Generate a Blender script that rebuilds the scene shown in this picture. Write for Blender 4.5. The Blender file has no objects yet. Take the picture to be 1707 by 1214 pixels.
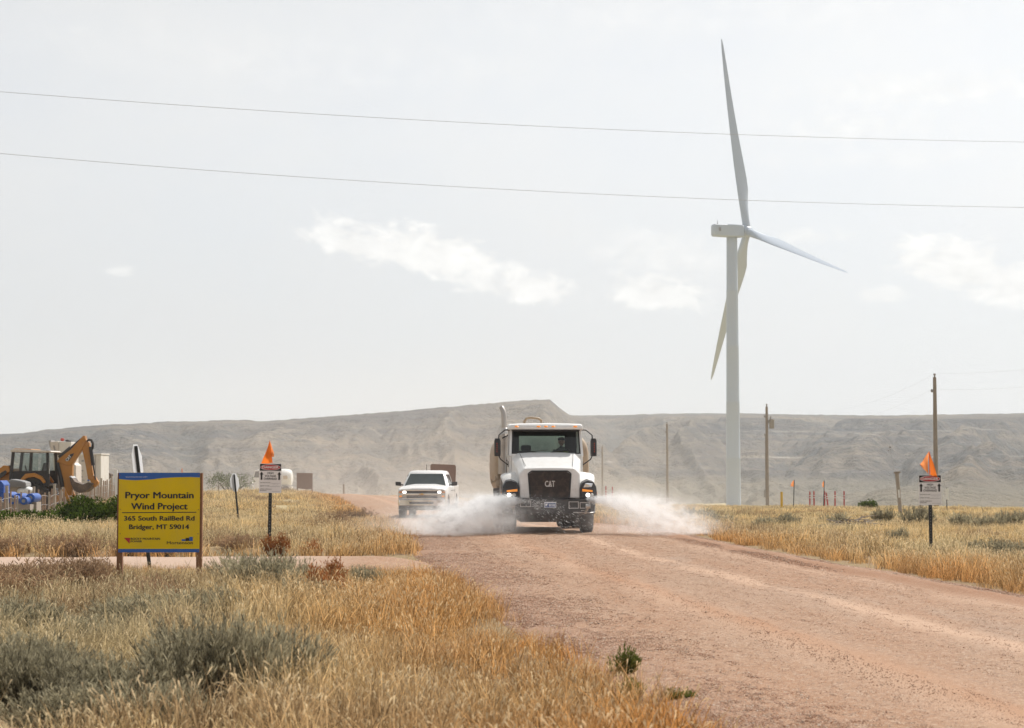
import bpy, bmesh, math, random
import numpy as np
from mathutils import Vector, Matrix, Euler

random.seed(7)
rng = np.random.default_rng(11)
R = math.radians
SC = bpy.context.scene
COL = SC.collection

# ------------------------------------------------------------------ camera
CAM_H, FPX, PITCH = 1.65, 3200.0, math.atan(180.0 / 3200.0)
cd = bpy.data.cameras.new('camera')
cam = bpy.data.objects.new('camera', cd)
COL.objects.link(cam)
cam.location = (0, 0, CAM_H)
cam.rotation_euler = (R(90) + PITCH, 0, 0)
cd.sensor_width = 36.0
cd.lens = FPX / 1707.0 * 36.0
cd.clip_start, cd.clip_end = 0.5, 20000
cd.dof.use_dof = True
cd.dof.focus_distance = 42.0
cd.dof.aperture_fstop = 5.0
SC.camera = cam

# ------------------------------------------------------------------ sky, sun, exposure
SUN_AZ, SUN_EL = 38.0, 50.0           # degrees to the right of the view axis, above the horizon
EXPOSURE = 0.12
world = bpy.data.worlds.new('World')
SC.world = world
world.use_nodes = True
WN, WL = world.node_tree.nodes, world.node_tree.links
WN.clear()
w_out = WN.new('ShaderNodeOutputWorld')
w_bg = WN.new('ShaderNodeBackground')
w_bg.inputs['Strength'].default_value = 0.107
w_sky = WN.new('ShaderNodeTexSky')
w_sky.sky_type = 'NISHITA'
w_sky.sun_disc = False
w_sky.sun_elevation = R(SUN_EL)
w_sky.sun_rotation = R(SUN_AZ)
w_sky.altitude = 1300
w_sky.air_density = 1.0
w_sky.dust_density = 2.5
w_sky.ozone_density = 1.0
WL.new(w_bg.outputs[0], w_out.inputs[0])

sd = bpy.data.lights.new('sun', 'SUN')
sd.energy = 4.6
sd.angle = R(0.55)
sd.color = (1.0, 0.955, 0.89)
sun = bpy.data.objects.new('sun', sd)
COL.objects.link(sun)
_d = Vector((math.sin(R(SUN_AZ)) * math.cos(R(SUN_EL)), math.cos(R(SUN_AZ)) * math.cos(R(SUN_EL)), math.sin(R(SUN_EL))))
sun.rotation_euler = _d.to_track_quat('Z', 'Y').to_euler()
sun.location = _d * 100

SC.view_settings.view_transform = 'Standard'
SC.view_settings.look = 'None'
SC.view_settings.exposure = EXPOSURE
SC.view_settings.gamma = 1.0
SC.view_settings.use_curve_mapping = False
SC.render.engine = 'CYCLES'
CY = SC.cycles
CY.max_bounces = 8
CY.diffuse_bounces = 3
CY.glossy_bounces = 3
CY.transmission_bounces = 4
CY.transparent_max_bounces = 12
CY.volume_bounces = 3
CY.volume_step_rate = 1.0
CY.volume_max_steps = 256
CY.use_denoising = True
CY.denoiser = 'OPENIMAGEDENOISE'
CY.sample_clamp_indirect = 6.0
CY.use_adaptive_sampling = True
CY.adaptive_threshold = 0.02
CY.caustics_reflective = False
CY.caustics_refractive = False


# ------------------------------------------------------------------ node helpers
class NT:
    """small helper that writes math into a node tree"""
    def __init__(s, tree):
        s.t, s.n, s.l = tree, tree.nodes, tree.links

    def put(s, sock, v):
        if isinstance(v, bpy.types.NodeSocket):
            s.l.new(v, sock)
        elif v is not None:
            sock.default_value = v

    def m(s, op, a, b=None, c=None, clamp=False):
        n = s.n.new('ShaderNodeMath')
        n.operation = op
        n.use_clamp = clamp
        for i, v in enumerate((a, b, c)):
            if v is not None:
                s.put(n.inputs[i], v)
        return n.outputs[0]

    def add(s, a, b): return s.m('ADD', a, b)
    def sub(s, a, b): return s.m('SUBTRACT', a, b)
    def mul(s, a, b): return s.m('MULTIPLY', a, b)
    def div(s, a, b): return s.m('DIVIDE', a, b)
    def mx(s, a, b): return s.m('MAXIMUM', a, b)
    def mn(s, a, b): return s.m('MINIMUM', a, b)

    def gauss(s, x):
        return s.m('EXPONENT', s.mul(s.mul(x, x), -1.0))

    def step(s, x, lo, hi):
        n = s.n.new('ShaderNodeMapRange')
        n.interpolation_type = 'SMOOTHSTEP'
        s.put(n.inputs['Value'], x)
        n.inputs['From Min'].default_value = lo
        n.inputs['From Max'].default_value = hi
        return n.outputs[0]

    def xyz(s, v):
        n = s.n.new('ShaderNodeSeparateXYZ')
        s.l.new(v, n.inputs[0])
        return n.outputs[0], n.outputs[1], n.outputs[2]

    def vec(s, x, y, z):
        n = s.n.new('ShaderNodeCombineXYZ')
        for i, v in enumerate((x, y, z)):
            s.put(n.inputs[i], v)
        return n.outputs[0]

    def noise(s, vec=None, scale=5.0, detail=4.0, rough=0.55, dist=0.0, out=0):
        n = s.n.new('ShaderNodeTexNoise')
        if vec is not None:
            s.l.new(vec, n.inputs['Vector'])
        n.inputs['Scale'].default_value = scale
        n.inputs['Detail'].default_value = detail
        n.inputs['Roughness'].default_value = rough
        n.inputs['Distortion'].default_value = dist
        return n.outputs[out]

    def voro(s, vec, scale, out='Color', feature='F1'):
        n = s.n.new('ShaderNodeTexVoronoi')
        n.feature = feature
        if vec is not None:
            s.l.new(vec, n.inputs['Vector'])
        n.inputs['Scale'].default_value = scale
        return n.outputs[out]

    def ramp(s, fac, stops, interp='LINEAR'):
        n = s.n.new('ShaderNodeValToRGB')
        n.color_ramp.interpolation = interp
        e = n.color_ramp.elements
        while len(e) < len(stops):
            e.new(0.5)
        for el, (p, c) in zip(e, stops):
            el.position = p
            el.color = (c[0], c[1], c[2], 1) if not isinstance(c, float) else (c, c, c, 1)
        s.put(n.inputs[0], fac)
        return n.outputs[0]

    def mix(s, fac, a, b, blend='MIX'):
        n = s.n.new('ShaderNodeMix')
        n.data_type = 'RGBA'
        n.blend_type = blend
        s.put(n.inputs[0], fac)
        for sock, v in ((n.inputs[6], a), (n.inputs[7], b)):
            if isinstance(v, bpy.types.NodeSocket):
                s.l.new(v, sock)
            else:
                sock.default_value = (v[0], v[1], v[2], 1)
        return n.outputs[2]

    def bump(s, h, strength=0.3, dist=0.02):
        n = s.n.new('ShaderNodeBump')
        n.inputs['Strength'].default_value = strength
        n.inputs['Distance'].default_value = dist
        s.l.new(h, n.inputs['Height'])
        return n.outputs[0]

    def new(s, kind): return s.n.new(kind)


# clouds of the hazy sky, by compass direction (azimuth, elevation)
w = NT(world.node_tree)
w_tc = WN.new('ShaderNodeTexCoord')
wx, wy, wz = w.xyz(w_tc.outputs['Generated'])
az = w.m('ARCTAN2', wx, wy)
el = w.m('ARCSINE', wz)
cvec = w.vec(w.mul(az, 1.0), w.mul(el, 1.6), 0.0)
n_big = w.noise(cvec, 7.0, 5.0, 0.55)
n_puff = w.noise(cvec, 55.0, 6.0, 0.6, 0.3)
n_fine = w.noise(cvec, 150.0, 4.0, 0.6)
puff = w.add(w.mul(n_puff, 0.62), w.mul(n_fine, 0.38))


def cloud(u, v, ru, rv, hard=0.35, tilt=0.0):
    du = w.sub(az, u)
    dv = w.add(w.sub(el, v), w.mul(du, tilt))
    # flatter below, billowing above
    dv = w.mul(dv, w.add(1.0, w.mul(w.m('LESS_THAN', dv, 0.0), 0.5)))
    q = w.add(w.m('POWER', w.div(du, ru), 2.0), w.m('POWER', w.div(dv, rv), 2.0))
    val = w.add(w.sub(1.66, w.m('POWER', q, 0.7)), w.mul(w.sub(puff, 0.5), 5.6))
    return w.step(val, -0.1, 0.35 + hard * 1.2)


def c_uv(x, y): return (x - 853.5) / FPX, (787.0 - y) / FPX
cl = None
for (x, y, rx, ry, hd, amp, tl) in [
        (600, 412, 75, 26, 0.7, 0.85, 0.25), (720, 432, 95, 30, 0.6, 1.0, 0.2), (800, 468, 75, 22, 0.9, 0.8, 0.25), (880, 482, 62, 24, 0.7, 0.95, 0.2),
        (1100, 430, 115, 32, 1.6, 0.55, 0.1), (1098, 494, 66, 24, 0.7, 0.9, 0.1), (1590, 462, 85, 34, 0.7, 0.95, 0.25),
        (1670, 492, 70, 28, 0.8, 0.9, 0.1), (1468, 500, 34, 12, 1.0, 0.6, 0.0), (1560, 168, 190, 26, 1.8, 0.7, 0.0), (1430, 225, 130, 28, 2.0, 0.65, 0.0), (1350, 40, 500, 45, 3.0, 0.5, 0.0), (500, 120, 420, 40, 3.0, 0.35, 0.05),
        (1480, 275, 190, 20, 2.0, 0.45, 0.0), (1340, 402, 60, 12, 1.4, 0.5, 0.0), (210, 460, 18, 9, 1.2, 0.5, 0.0)]:
    u, v = c_uv(x, y)
    c = w.mul(cloud(u, v, rx * 1.05 / FPX, ry * 1.25 / FPX, hd, tl), amp)
    cl = c if cl is None else w.mx(cl, c)
# the same kind of small clouds over the rest of the sky, thinning to nothing at the horizon
rest = w.mul(w.step(w.noise(w.vec(w.mul(az, 1.0), w.mul(el, 2.2), 3.0), 6.0, 7.0, 0.6), 0.60, 0.80), w.step(el, 0.20, 0.40))
cl = w.mx(cl, w.mul(rest, 0.7))
lum = WN.new('ShaderNodeRGBToBW')
WL.new(w_sky.outputs[0], lum.inputs[0])
veil_l = w.mul(w.mul(w.m('POWER', lum.outputs[0], 0.6), 2.55), w.add(0.76, w.mul(w.step(el, 0.0, 0.25), 0.46)))          # high thin overcast: milky, brighter toward the sun
veil = w.mix(1.0, w.vec(veil_l, veil_l, veil_l), (0.985, 1.0, 1.012), 'MULTIPLY')
veil_f = w.m('ADD', 0.93, w.mul(w.sub(n_big, 0.5), 0.35), clamp=True)
sky_c = w.mix(veil_f, w_sky.outputs[0], veil)
cl_v = w.add(8.45, w.mul(w.sub(n_puff, 0.5), 3.6))
sky_c = w.mix(cl, sky_c, w.vec(cl_v, cl_v, w.mul(cl_v, 0.985)))
WL.new(sky_c, w_bg.inputs['Color'])


# ------------------------------------------------------------------ materials
MATS = {}


def newmat(name):
    m = bpy.data.materials.new(name)
    m.use_nodes = True
    t = NT(m.node_tree)
    b = m.node_tree.nodes['Principled BSDF']
    MATS[name] = m
    return m, t, b


def pmat(name, col, rough=0.6, metal=0.0, var=0.12, scale=4.0, bump=0.0, dirt=None, dirt_amt=0.0, splash=None, coat=0.0, spec=0.5, emit=None, estr=0.0):
    """painted / plain surface with blotchy wear and optional dust"""
    if name in MATS:
        return MATS[name]
    m, t, b = newmat(name)
    tc = t.new('ShaderNodeTexCoord')
    n = t.noise(tc.outputs['Object'], scale, 5.0, 0.6)
    lo = tuple(c * (1 - var) for c in col)
    hi = tuple(min(1, c * (1 + var)) for c in col)
    c = t.mix(n, lo, hi)
    if dirt:
        n2 = t.noise(tc.outputs['Object'], scale * 0.6, 6.0, 0.65)
        c = t.mix(t.mul(t.step(n2, 0.42, 0.72), dirt_amt), c, dirt)
    if splash:      # road mud thrown up on the lower panels: height, amount
        ox_, oy_, oz_ = t.xyz(tc.outputs['Object'])
        n3 = t.noise(tc.outputs['Object'], 5.0, 6.0, 0.7)
        lowz = t.step(t.add(oz_, t.mul(t.sub(n3, 0.5), 1.1)), splash[0], splash[0] - 0.8)
        c = t.mix(t.mul(lowz, splash[1]), c, dirt)
    t.l.new(c, b.inputs['Base Color'])
    b.inputs['Roughness'].default_value = rough
    b.inputs['Metallic'].default_value = metal
    b.inputs['Coat Weight'].default_value = coat
    b.inputs['Specular IOR Level'].default_value = spec
    if bump:
        t.l.new(t.bump(t.noise(tc.outputs['Object'], scale * 8, 4.0), bump, 0.01), b.inputs['Normal'])
    if emit:
        b.inputs['Emission Color'].default_value = (*emit, 1)
        b.inputs['Emission Strength'].default_value = estr
    return m


def glassmat(name, tint, refl=0.10):
    if name in MATS:
        return MATS[name]
    m, t, b = newmat(name)
    t.n.remove(b)
    out = t.n['Material Output']
    tr = t.new('ShaderNodeBsdfTransparent')
    tr.inputs[0].default_value = (*tint, 1)
    gl = t.new('ShaderNodeBsdfGlossy')
    gl.inputs['Roughness'].default_value = 0.06
    fr = t.new('ShaderNodeFresnel')
    fr.inputs[0].default_value = 1.5
    mx = t.new('ShaderNodeMixShader')
    t.put(mx.inputs[0], t.m('MINIMUM', t.add(fr.outputs[0], refl), 1.0))
    t.l.new(tr.outputs[0], mx.inputs[1])
    t.l.new(gl.outputs[0], mx.inputs[2])
    t.l.new(mx.outputs[0], out.inputs[0])
    return m


def clothmat(name, col, trans=0.4):
    m, t, b = newmat(name)
    t.n.remove(b)
    out = t.n['Material Output']
    d = t.new('ShaderNodeBsdfDiffuse')
    tl = t.new('ShaderNodeBsdfTranslucent')
    d.inputs[0].default_value = (*col, 1)
    tl.inputs[0].default_value = (*col, 1)
    mx = t.new('ShaderNodeMixShader')
    mx.inputs[0].default_value = trans
    t.l.new(d.outputs[0], mx.inputs[1])
    t.l.new(tl.outputs[0], mx.inputs[2])
    t.l.new(mx.outputs[0], out.inputs[0])
    return m


DUST = (0.46, 0.36, 0.28)
pmat('white_paint', (0.84, 0.84, 0.83), 0.35, var=0.03, dirt=DUST, dirt_amt=0.16, coat=0.3, splash=(1.45, 0.45))
pmat('fender_paint', (0.80, 0.80, 0.78), 0.4, var=0.03, dirt=DUST, dirt_amt=0.3, coat=0.2, splash=(1.5, 0.35))
pmat('black_plastic', (0.022, 0.022, 0.025), 0.5, var=0.2, dirt=(0.15, 0.12, 0.1), dirt_amt=0.25)
pmat('grille_black', (0.030, 0.020, 0.017), 0.5, var=0.25, scale=14, dirt=(0.12, 0.08, 0.06), dirt_amt=0.5)
pmat('underbody', (0.035, 0.028, 0.024), 0.8, var=0.3, dirt=(0.16, 0.10, 0.07), dirt_amt=0.6)
pmat('rubber', (0.028, 0.027, 0.026), 0.85, var=0.2, dirt=(0.20, 0.14, 0.11), dirt_amt=0.5)
pmat('steel', (0.55, 0.55, 0.55), 0.38, 0.9, var=0.1, dirt=DUST, dirt_amt=0.4)
pmat('chrome', (0.75, 0.75, 0.77), 0.12, 1.0, var=0.04)
pmat('exhaust_steel', (0.50, 0.46, 0.42), 0.42, 0.75, var=0.12, dirt=(0.25, 0.19, 0.15), dirt_amt=0.5)
pmat('tank_tan', (0.50, 0.40, 0.29), 0.55, var=0.08, dirt=(0.33, 0.22, 0.15), dirt_amt=0.5)
pmat('tank_end', (0.78, 0.76, 0.68), 0.5, var=0.06, dirt=DUST, dirt_amt=0.3)
pmat('amber', (0.85, 0.30, 0.04), 0.25, var=0.05, coat=0.5, emit=(1.0, 0.33, 0.03), estr=0.35)
pmat('amber_dull', (0.75, 0.27, 0.05), 0.3, var=0.05, coat=0.5)
pmat('lamp_lit', (1, 1, 0.95), 0.2, var=0.0, emit=(1.0, 0.97, 0.9), estr=3.0)
pmat('lamp_off', (0.62, 0.62, 0.60), 0.15, 0.4, var=0.05)
pmat('red_lens', (0.45, 0.05, 0.03), 0.3, var=0.05)
pmat('interior', (0.035, 0.035, 0.038), 0.8)
pmat('paper', (0.72, 0.75, 0.78), 0.9, var=0.05)
pmat('plate_blue', (0.05, 0.10, 0.30), 0.4)
pmat('white_flat', (0.75, 0.75, 0.73), 0.6, var=0.04)
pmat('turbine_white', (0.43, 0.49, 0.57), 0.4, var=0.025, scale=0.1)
pmat('turbine_grey', (0.22, 0.22, 0.23), 0.6)
pmat('sign_yellow', (0.78, 0.55, 0.012), 0.7, var=0.08, scale=2, spec=0.15, dirt=(0.45, 0.33, 0.12), dirt_amt=0.3)
pmat('sign_blue', (0.02, 0.11, 0.42), 0.5, var=0.04)
pmat('sign_white', (0.78, 0.77, 0.78), 0.5, var=0.03)
pmat('sign_black', (0.015, 0.015, 0.016), 0.5)
pmat('sign_red', (0.45, 0.02, 0.025), 0.45)
pmat('sign_back', (0.66, 0.68, 0.70), 0.4, 0.35, var=0.06, dirt=DUST, dirt_amt=0.2)
pmat('sign_scribble', (0.25, 0.25, 0.28), 0.6)
pmat('post_wood', (0.23, 0.11, 0.055), 0.85, var=0.3, scale=9, bump=0.5)
pmat('pole_wood', (0.27, 0.23, 0.195), 0.9, var=0.25, scale=3, bump=0.4)
pmat('grey_wood', (0.36, 0.31, 0.26), 0.9, var=0.25, scale=6, bump=0.4)
pmat('lath_wood', (0.36, 0.26, 0.20), 0.9, var=0.3, scale=6)
pmat('post_black', (0.014, 0.016, 0.016), 0.55, var=0.15)
pmat('cat_yellow', (0.44, 0.18, 0.015), 0.45, var=0.08, dirt=(0.33, 0.18, 0.08), dirt_amt=0.3, coat=0.15)
pmat('cat_black', (0.02, 0.02, 0.022), 0.5, dirt=(0.16, 0.12, 0.09), dirt_amt=0.3)
pmat('bucket_steel', (0.10, 0.075, 0.06), 0.6, 0.4, var=0.25, dirt=(0.30, 0.21, 0.15), dirt_amt=0.6)
pmat('container_white', (0.68, 0.65, 0.60), 0.55, var=0.05, dirt=DUST, dirt_amt=0.3)
pmat('lift_tan', (0.62, 0.56, 0.50), 0.55, var=0.05, dirt=DUST, dirt_amt=0.3)
pmat('blue_plastic', (0.015, 0.085, 0.36), 0.4, var=0.15)
pmat('grey_mat', (0.26, 0.26, 0.26), 0.8, var=0.2)
pmat('board_brown', (0.20, 0.13, 0.10), 0.8, var=0.1)
pmat('marker_red', (0.40, 0.05, 0.045), 0.5)
pmat('marker_yellow', (0.60, 0.36, 0.03), 0.6, var=0.15)
pmat('skin', (0.30, 0.17, 0.11), 0.6)
pmat('shirt', (0.10, 0.12, 0.10), 0.9)
pmat('vest', (0.30, 0.34, 0.06), 0.8)
pmat('hair', (0.03, 0.025, 0.02), 0.8)
pmat('transformer', (0.30, 0.28, 0.27), 0.6, var=0.08)
pmat('wire', (0.40, 0.40, 0.41), 0.5, 0.4)
pmat('gold', (0.60, 0.36, 0.10), 0.4, 0.3)
pmat('bark', (0.10, 0.075, 0.055), 0.9, var=0.3, scale=12)
glassmat('windshield', (0.62, 0.70, 0.68), 0.02)
glassmat('cab_glass', (0.66, 0.73, 0.70), 0.03)
pmat('dark_glass', (0.045, 0.06, 0.06), 0.08, var=0.3, spec=0.7)
clothmat('flag_orange', (0.82, 0.21, 0.035), 0.5)
clothmat('flag_orange_thin', (0.85, 0.32, 0.12), 0.6)


# ------------------------------------------------------------------ mesh helpers
def link(o, parent=None):
    COL.objects.link(o)
    if parent is not None:
        o.parent = parent
    return o


def tag(o, label=None, cat=None, group=None, kind=None):
    if label: o['label'] = label
    if cat: o['category'] = cat
    if group: o['group'] = group
    if kind: o['kind'] = kind
    return o


def thing(name, label, cat, loc=(0, 0, 0), rz=0.0, group=None, tilt=(0, 0)):
    o = bpy.data.objects.new(name, None)
    o.empty_display_size = 0.2
    link(o)
    o.location = loc
    o.rotation_euler = (tilt[0], tilt[1], rz)
    return tag(o, label, cat, group)


def dup(root, loc=None, rot=None, label=None, group=None, scale=None):
    r = root.copy()
    COL.objects.link(r)
    if loc is not None: r.location = loc
    if rot is not None: r.rotation_euler = rot
    if scale is not None: r.scale = scale
    if label: r['label'] = label
    if group: r['group'] = group
    for ch in list(root.children):
        c = ch.copy()
        COL.objects.link(c)
        c.parent = r
        for g in list(ch.children):
            d = g.copy()
            COL.objects.link(d)
            d.parent = c
    return r


class MB:
    def __init__(s):
        s.v, s.f = [], []

    def raw(s, vs, fs):
        o = len(s.v)
        s.v += [tuple(v) for v in vs]
        s.f += [tuple(i + o for i in f) for f in fs]
        return s

    def box(s, x0, x1, y0, y1, z0, z1, M=None):
        vs = [Vector((x, y, z)) for z in (z0, z1) for y in (y0, y1) for x in (x0, x1)]
        if M is not None:
            vs = [M @ v for v in vs]
        return s.raw(vs, [(0, 2, 3, 1), (4, 5, 7, 6), (0, 1, 5, 4), (2, 6, 7, 3), (0, 4, 6, 2), (1, 3, 7, 5)])

    def bar(s, a, b, wx, wz, up=(0, 0, 1)):
        """rectangular bar from a to b"""
        a, b = Vector(a), Vector(b)
        d = (b - a).normalized()
        u = d.cross(Vector(up))
        if u.length < 1e-4:
            u = d.cross(Vector((1, 0, 0)))
        u.normalize()
        n = u.cross(d).normalized()
        vs = []
        for p in (a, b):
            for su, sn in ((-1, -1), (1, -1), (1, 1), (-1, 1)):
                vs.append(p + u * su * wx / 2 + n * sn * wz / 2)
        return s.raw(vs, [(3, 2, 1, 0), (4, 5, 6, 7), (0, 1, 5, 4), (1, 2, 6, 5), (2, 3, 7, 6), (3, 0, 4, 7)])

    def tube(s, pts, r, n=10, cap=True):
        pts = [Vector(p) for p in pts]
        rs = r if isinstance(r, (list, tuple)) else [r] * len(pts)
        rings = []
        u = None
        for i, p in enumerate(pts):
            if i == 0: d = pts[1] - pts[0]
            elif i == len(pts) - 1: d = pts[-1] - pts[-2]
            else: d = (pts[i + 1] - pts[i]).normalized() + (pts[i] - pts[i - 1]).normalized()
            d.normalize()
            if u is None:
                u = d.cross(Vector((0.13, 0.21, 0.97)))
                if u.length < 0.1: u = d.cross(Vector((1, 0, 0)))
            u = (u - d * u.dot(d)).normalized()
            q = d.cross(u)
            rings.append([p + (u * math.cos(a) + q * math.sin(a)) * rs[i] for a in [2 * math.pi * k / n for k in range(n)]])
        return s.loft(rings, cap)

    def loft(s, rings, cap=True, closed=True):
        n = len(rings[0])
        vs = [v for ring in rings for v in ring]
        fs = []
        for i in range(len(rings) - 1):
            for k in range(n if closed else n - 1):
                a, b = i * n + k, i * n + (k + 1) % n
                fs.append((a, b, b + n, a + n))
        if cap and closed:
            fs.append(tuple(reversed(range(n))))
            fs.append(tuple(range((len(rings) - 1) * n, len(rings) * n)))
        return s.raw(vs, fs)

    def lathe(s, prof, axis='x', n=24, c=(0, 0, 0)):
        """profile (along axis, radius)"""
        rings = []
        for h, r in prof:
            ring = []
            for k in range(n):
                a = 2 * math.pi * k / n
                p = {'x': (h, r * math.cos(a), r * math.sin(a)), 'y': (r * math.cos(a), h, r * math.sin(a)), 'z': (r * math.cos(a), r * math.sin(a), h)}[axis]
                ring.append(Vector(p) + Vector(c))
            rings.append(ring)
        return s.loft(rings, True)

    def prism(s, poly, axis, a0, a1):
        """2-D polygon extruded along axis ('x': poly is (y,z); 'y': (x,z); 'z': (x,y))"""
        def P(p, h):
            return {'x': (h, p[0], p[1]), 'y': (p[0], h, p[1]), 'z': (p[0], p[1], h)}[axis]
        return s.loft([[P(p, a0) for p in poly], [P(p, a1) for p in poly]])

    def sphere(s, c, r, nu=12, nv=8):
        rx, ry, rz = r if isinstance(r, (list, tuple)) else (r, r, r)
        rings = []
        for j in range(nv + 1):
            ph = math.pi * (j / nv) * 0.998 + 0.001 * math.pi
            rings.append([(c[0] + rx * math.sin(ph) * math.cos(2 * math.pi * k / nu), c[1] + ry * math.sin(ph) * math.sin(2 * math.pi * k / nu), c[2] + rz * math.cos(ph)) for k in range(nu)])
        return s.loft(rings)

    def build(s, name, mat, parent=None, smooth=False, bevel=0.0, seg=2):
        me = bpy.data.meshes.new(name)
        me.from_pydata([tuple(v) for v in s.v], [], s.f)
        bm = bmesh.new()
        bm.from_mesh(me)
        bmesh.ops.recalc_face_normals(bm, faces=bm.faces)
        bm.to_mesh(me)
        bm.free()
        me.materials.append(MATS[mat] if isinstance(mat, str) else mat)
        if smooth:
            me.shade_smooth()
            try:
                me.set_sharp_from_angle(angle=R(40))
            except Exception:
                pass
        o = bpy.data.objects.new(name, me)
        link(o, parent)
        if bevel:
            b = o.modifiers.new('bevel', 'BEVEL')
            b.width = bevel
            b.segments = seg
            b.limit_method = 'ANGLE'
            b.angle_limit = R(35)
            b.harden_normals = False
        return o


def npmesh(name, V, F, mat, smooth=False):
    """numpy vertices (n,3), faces (m,3 or 4)"""
    me = bpy.data.meshes.new(name)
    V = np.asarray(V, dtype=np.float32)
    F = np.asarray(F, dtype=np.int32)
    k = F.shape[1]
    me.vertices.add(len(V))
    me.vertices.foreach_set('co', V.ravel())
    me.loops.add(F.size)
    me.loops.foreach_set('vertex_index', F.ravel())
    me.polygons.add(len(F))
    me.polygons.foreach_set('loop_start', np.arange(0, F.size, k, dtype=np.int32))
    me.update(calc_edges=True)
    me.materials.append(MATS[mat] if isinstance(mat, str) else mat)
    if smooth:
        me.shade_smooth()
    return me


def grid_faces(nr, nc):
    i = np.arange(nr - 1)[:, None] * nc + np.arange(nc - 1)[None, :]
    i = i.ravel()
    return np.stack([i, i + 1, i + 1 + nc, i + nc], 1)


def text_obj(name, txt, mat, parent, cx, base, width, cap, y, bold=0.012, align='c', depth=0.0015):
    """flat lettering on a plane facing -y: centre x (or start x), baseline z, total width, capital height; strokes thickened by bold"""
    cu = bpy.data.curves.new('lettering', 'FONT')
    cu.body = txt
    cu.resolution_u = 3
    tmp = bpy.data.objects.new('tmp', cu)
    COL.objects.link(tmp)
    dg = bpy.context.evaluated_depsgraph_get()
    me0 = bpy.data.meshes.new_from_object(tmp.evaluated_get(dg))
    COL.objects.unlink(tmp)
    bpy.data.objects.remove(tmp)
    n = len(me0.vertices)
    co = np.empty(n * 3, dtype=np.float32)
    me0.vertices.foreach_get('co', co)
    co = co.reshape(-1, 3)
    fs = [tuple(p.vertices) for p in me0.polygons]
    x0, x1 = co[:, 0].min(), co[:, 0].max()
    sx = width / (x1 - x0 + 2 * bold)
    sz = cap / 0.70
    q = MB()
    offs = [(0, 0)] if bold < 0.004 else [(0, 0), (bold, 0), (-bold, 0), (0, bold * 0.6), (0, -bold * 0.6)]
    for k, (ox, oz) in enumerate(offs):
        vs = [((c[0] - x0 + bold + ox) * sx + (cx - width / 2 if align == 'c' else cx), y - 0.00012 * k, (c[1] + oz) * sz + base) for c in co]
        q.raw(vs, fs)
    me = bpy.data.meshes.new(name)
    me.from_pydata(q.v, [], q.f)
    me.materials.append(MATS[mat])
    return link(bpy.data.objects.new(name, me), parent)


# ------------------------------------------------------------------ noise
def _hash(ix, iy, seed):
    h = (ix.astype(np.int64) * 374761393 + iy.astype(np.int64) * 668265263 + seed * 1442695041) & 0xFFFFFFFF
    h = ((h ^ (h >> 13)) * 1274126177) & 0xFFFFFFFF
    return ((h ^ (h >> 16)) & 0xFFFF) / 65535.0


def vnoise(x, y, seed=0):
    x, y = np.asarray(x, dtype=float), np.asarray(y, dtype=float)
    ix, iy = np.floor(x), np.floor(y)
    fx, fy = x - ix, y - iy
    fx, fy = fx * fx * (3 - 2 * fx), fy * fy * (3 - 2 * fy)
    a, b = _hash(ix, iy, seed), _hash(ix + 1, iy, seed)
    c, d = _hash(ix, iy + 1, seed), _hash(ix + 1, iy + 1, seed)
    return (a * (1 - fx) + b * fx) * (1 - fy) + (c * (1 - fx) + d * fx) * fy


def fbm(x, y, oct=4, seed=0, gain=0.5):
    s, a, t = 0, 1.0, 0
    for o in range(oct):
        s = s + a * vnoise(np.asarray(x) * 2 ** o, np.asarray(y) * 2 ** o, seed + o * 17)
        t += a
        a *= gain
    return s / t


def sstep(x, a, b):
    t = np.clip((np.asarray(x, dtype=float) - a) / (b - a), 0, 1)
    return t * t * (3 - 2 * t)


# ------------------------------------------------------------------ the lie of the land
RY = np.array([-30, 0, 12, 26, 38, 46, 54, 68, 80, 100, 120, 160, 220, 320])
RX = np.array([8.4, 5.7, 4.72, 3.22, 1.95, 1.38, 0.9, -0.6, -2.0, -4.4, -7.6, -18, -40, -90])


def _spl(x, X, Y):
    # smooth interpolation (Catmull-Rom style tangents)
    m = np.gradient(Y, X)
    i = np.clip(np.searchsorted(X, x) - 1, 0, len(X) - 2)
    h = X[i + 1] - X[i]
    t = np.clip((x - X[i]) / h, -1, 2)
    return ((2 * t**3 - 3 * t**2 + 1) * Y[i] + (t**3 - 2 * t**2 + t) * h * m[i] + (-2 * t**3 + 3 * t**2) * Y[i + 1] + (t**3 - t**2) * h * m[i + 1])


def road_x(y): return _spl(np.asarray(y, dtype=float), RY.astype(float), RX.astype(float))
def road_hw(y): return np.interp(y, [0, 12, 20, 40, 48, 60, 80, 120], [3.45, 3.48, 3.70, 3.72, 3.6, 3.75, 3.9, 3.9])
def side_y(x): return 35.1 + 0.012 * (np.asarray(x, dtype=float) + 8)


def road_d(x, y):
    """distance outside the gravel (negative on it)"""
    a = np.abs(x - road_x(y)) - road_hw(y)
    # side road and its flared mouth
    flare = 1.3 * np.exp(-np.clip(road_x(y) - 3.5 - x, 0, None) / 1.2)
    b = np.abs(y - side_y(x)) - (1.75 + flare)
    b = np.where(x < road_x(y), b, 99)
    return np.minimum(a, b)


def softplus(x, k): return k * np.logaddexp(0, x / k)


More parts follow.
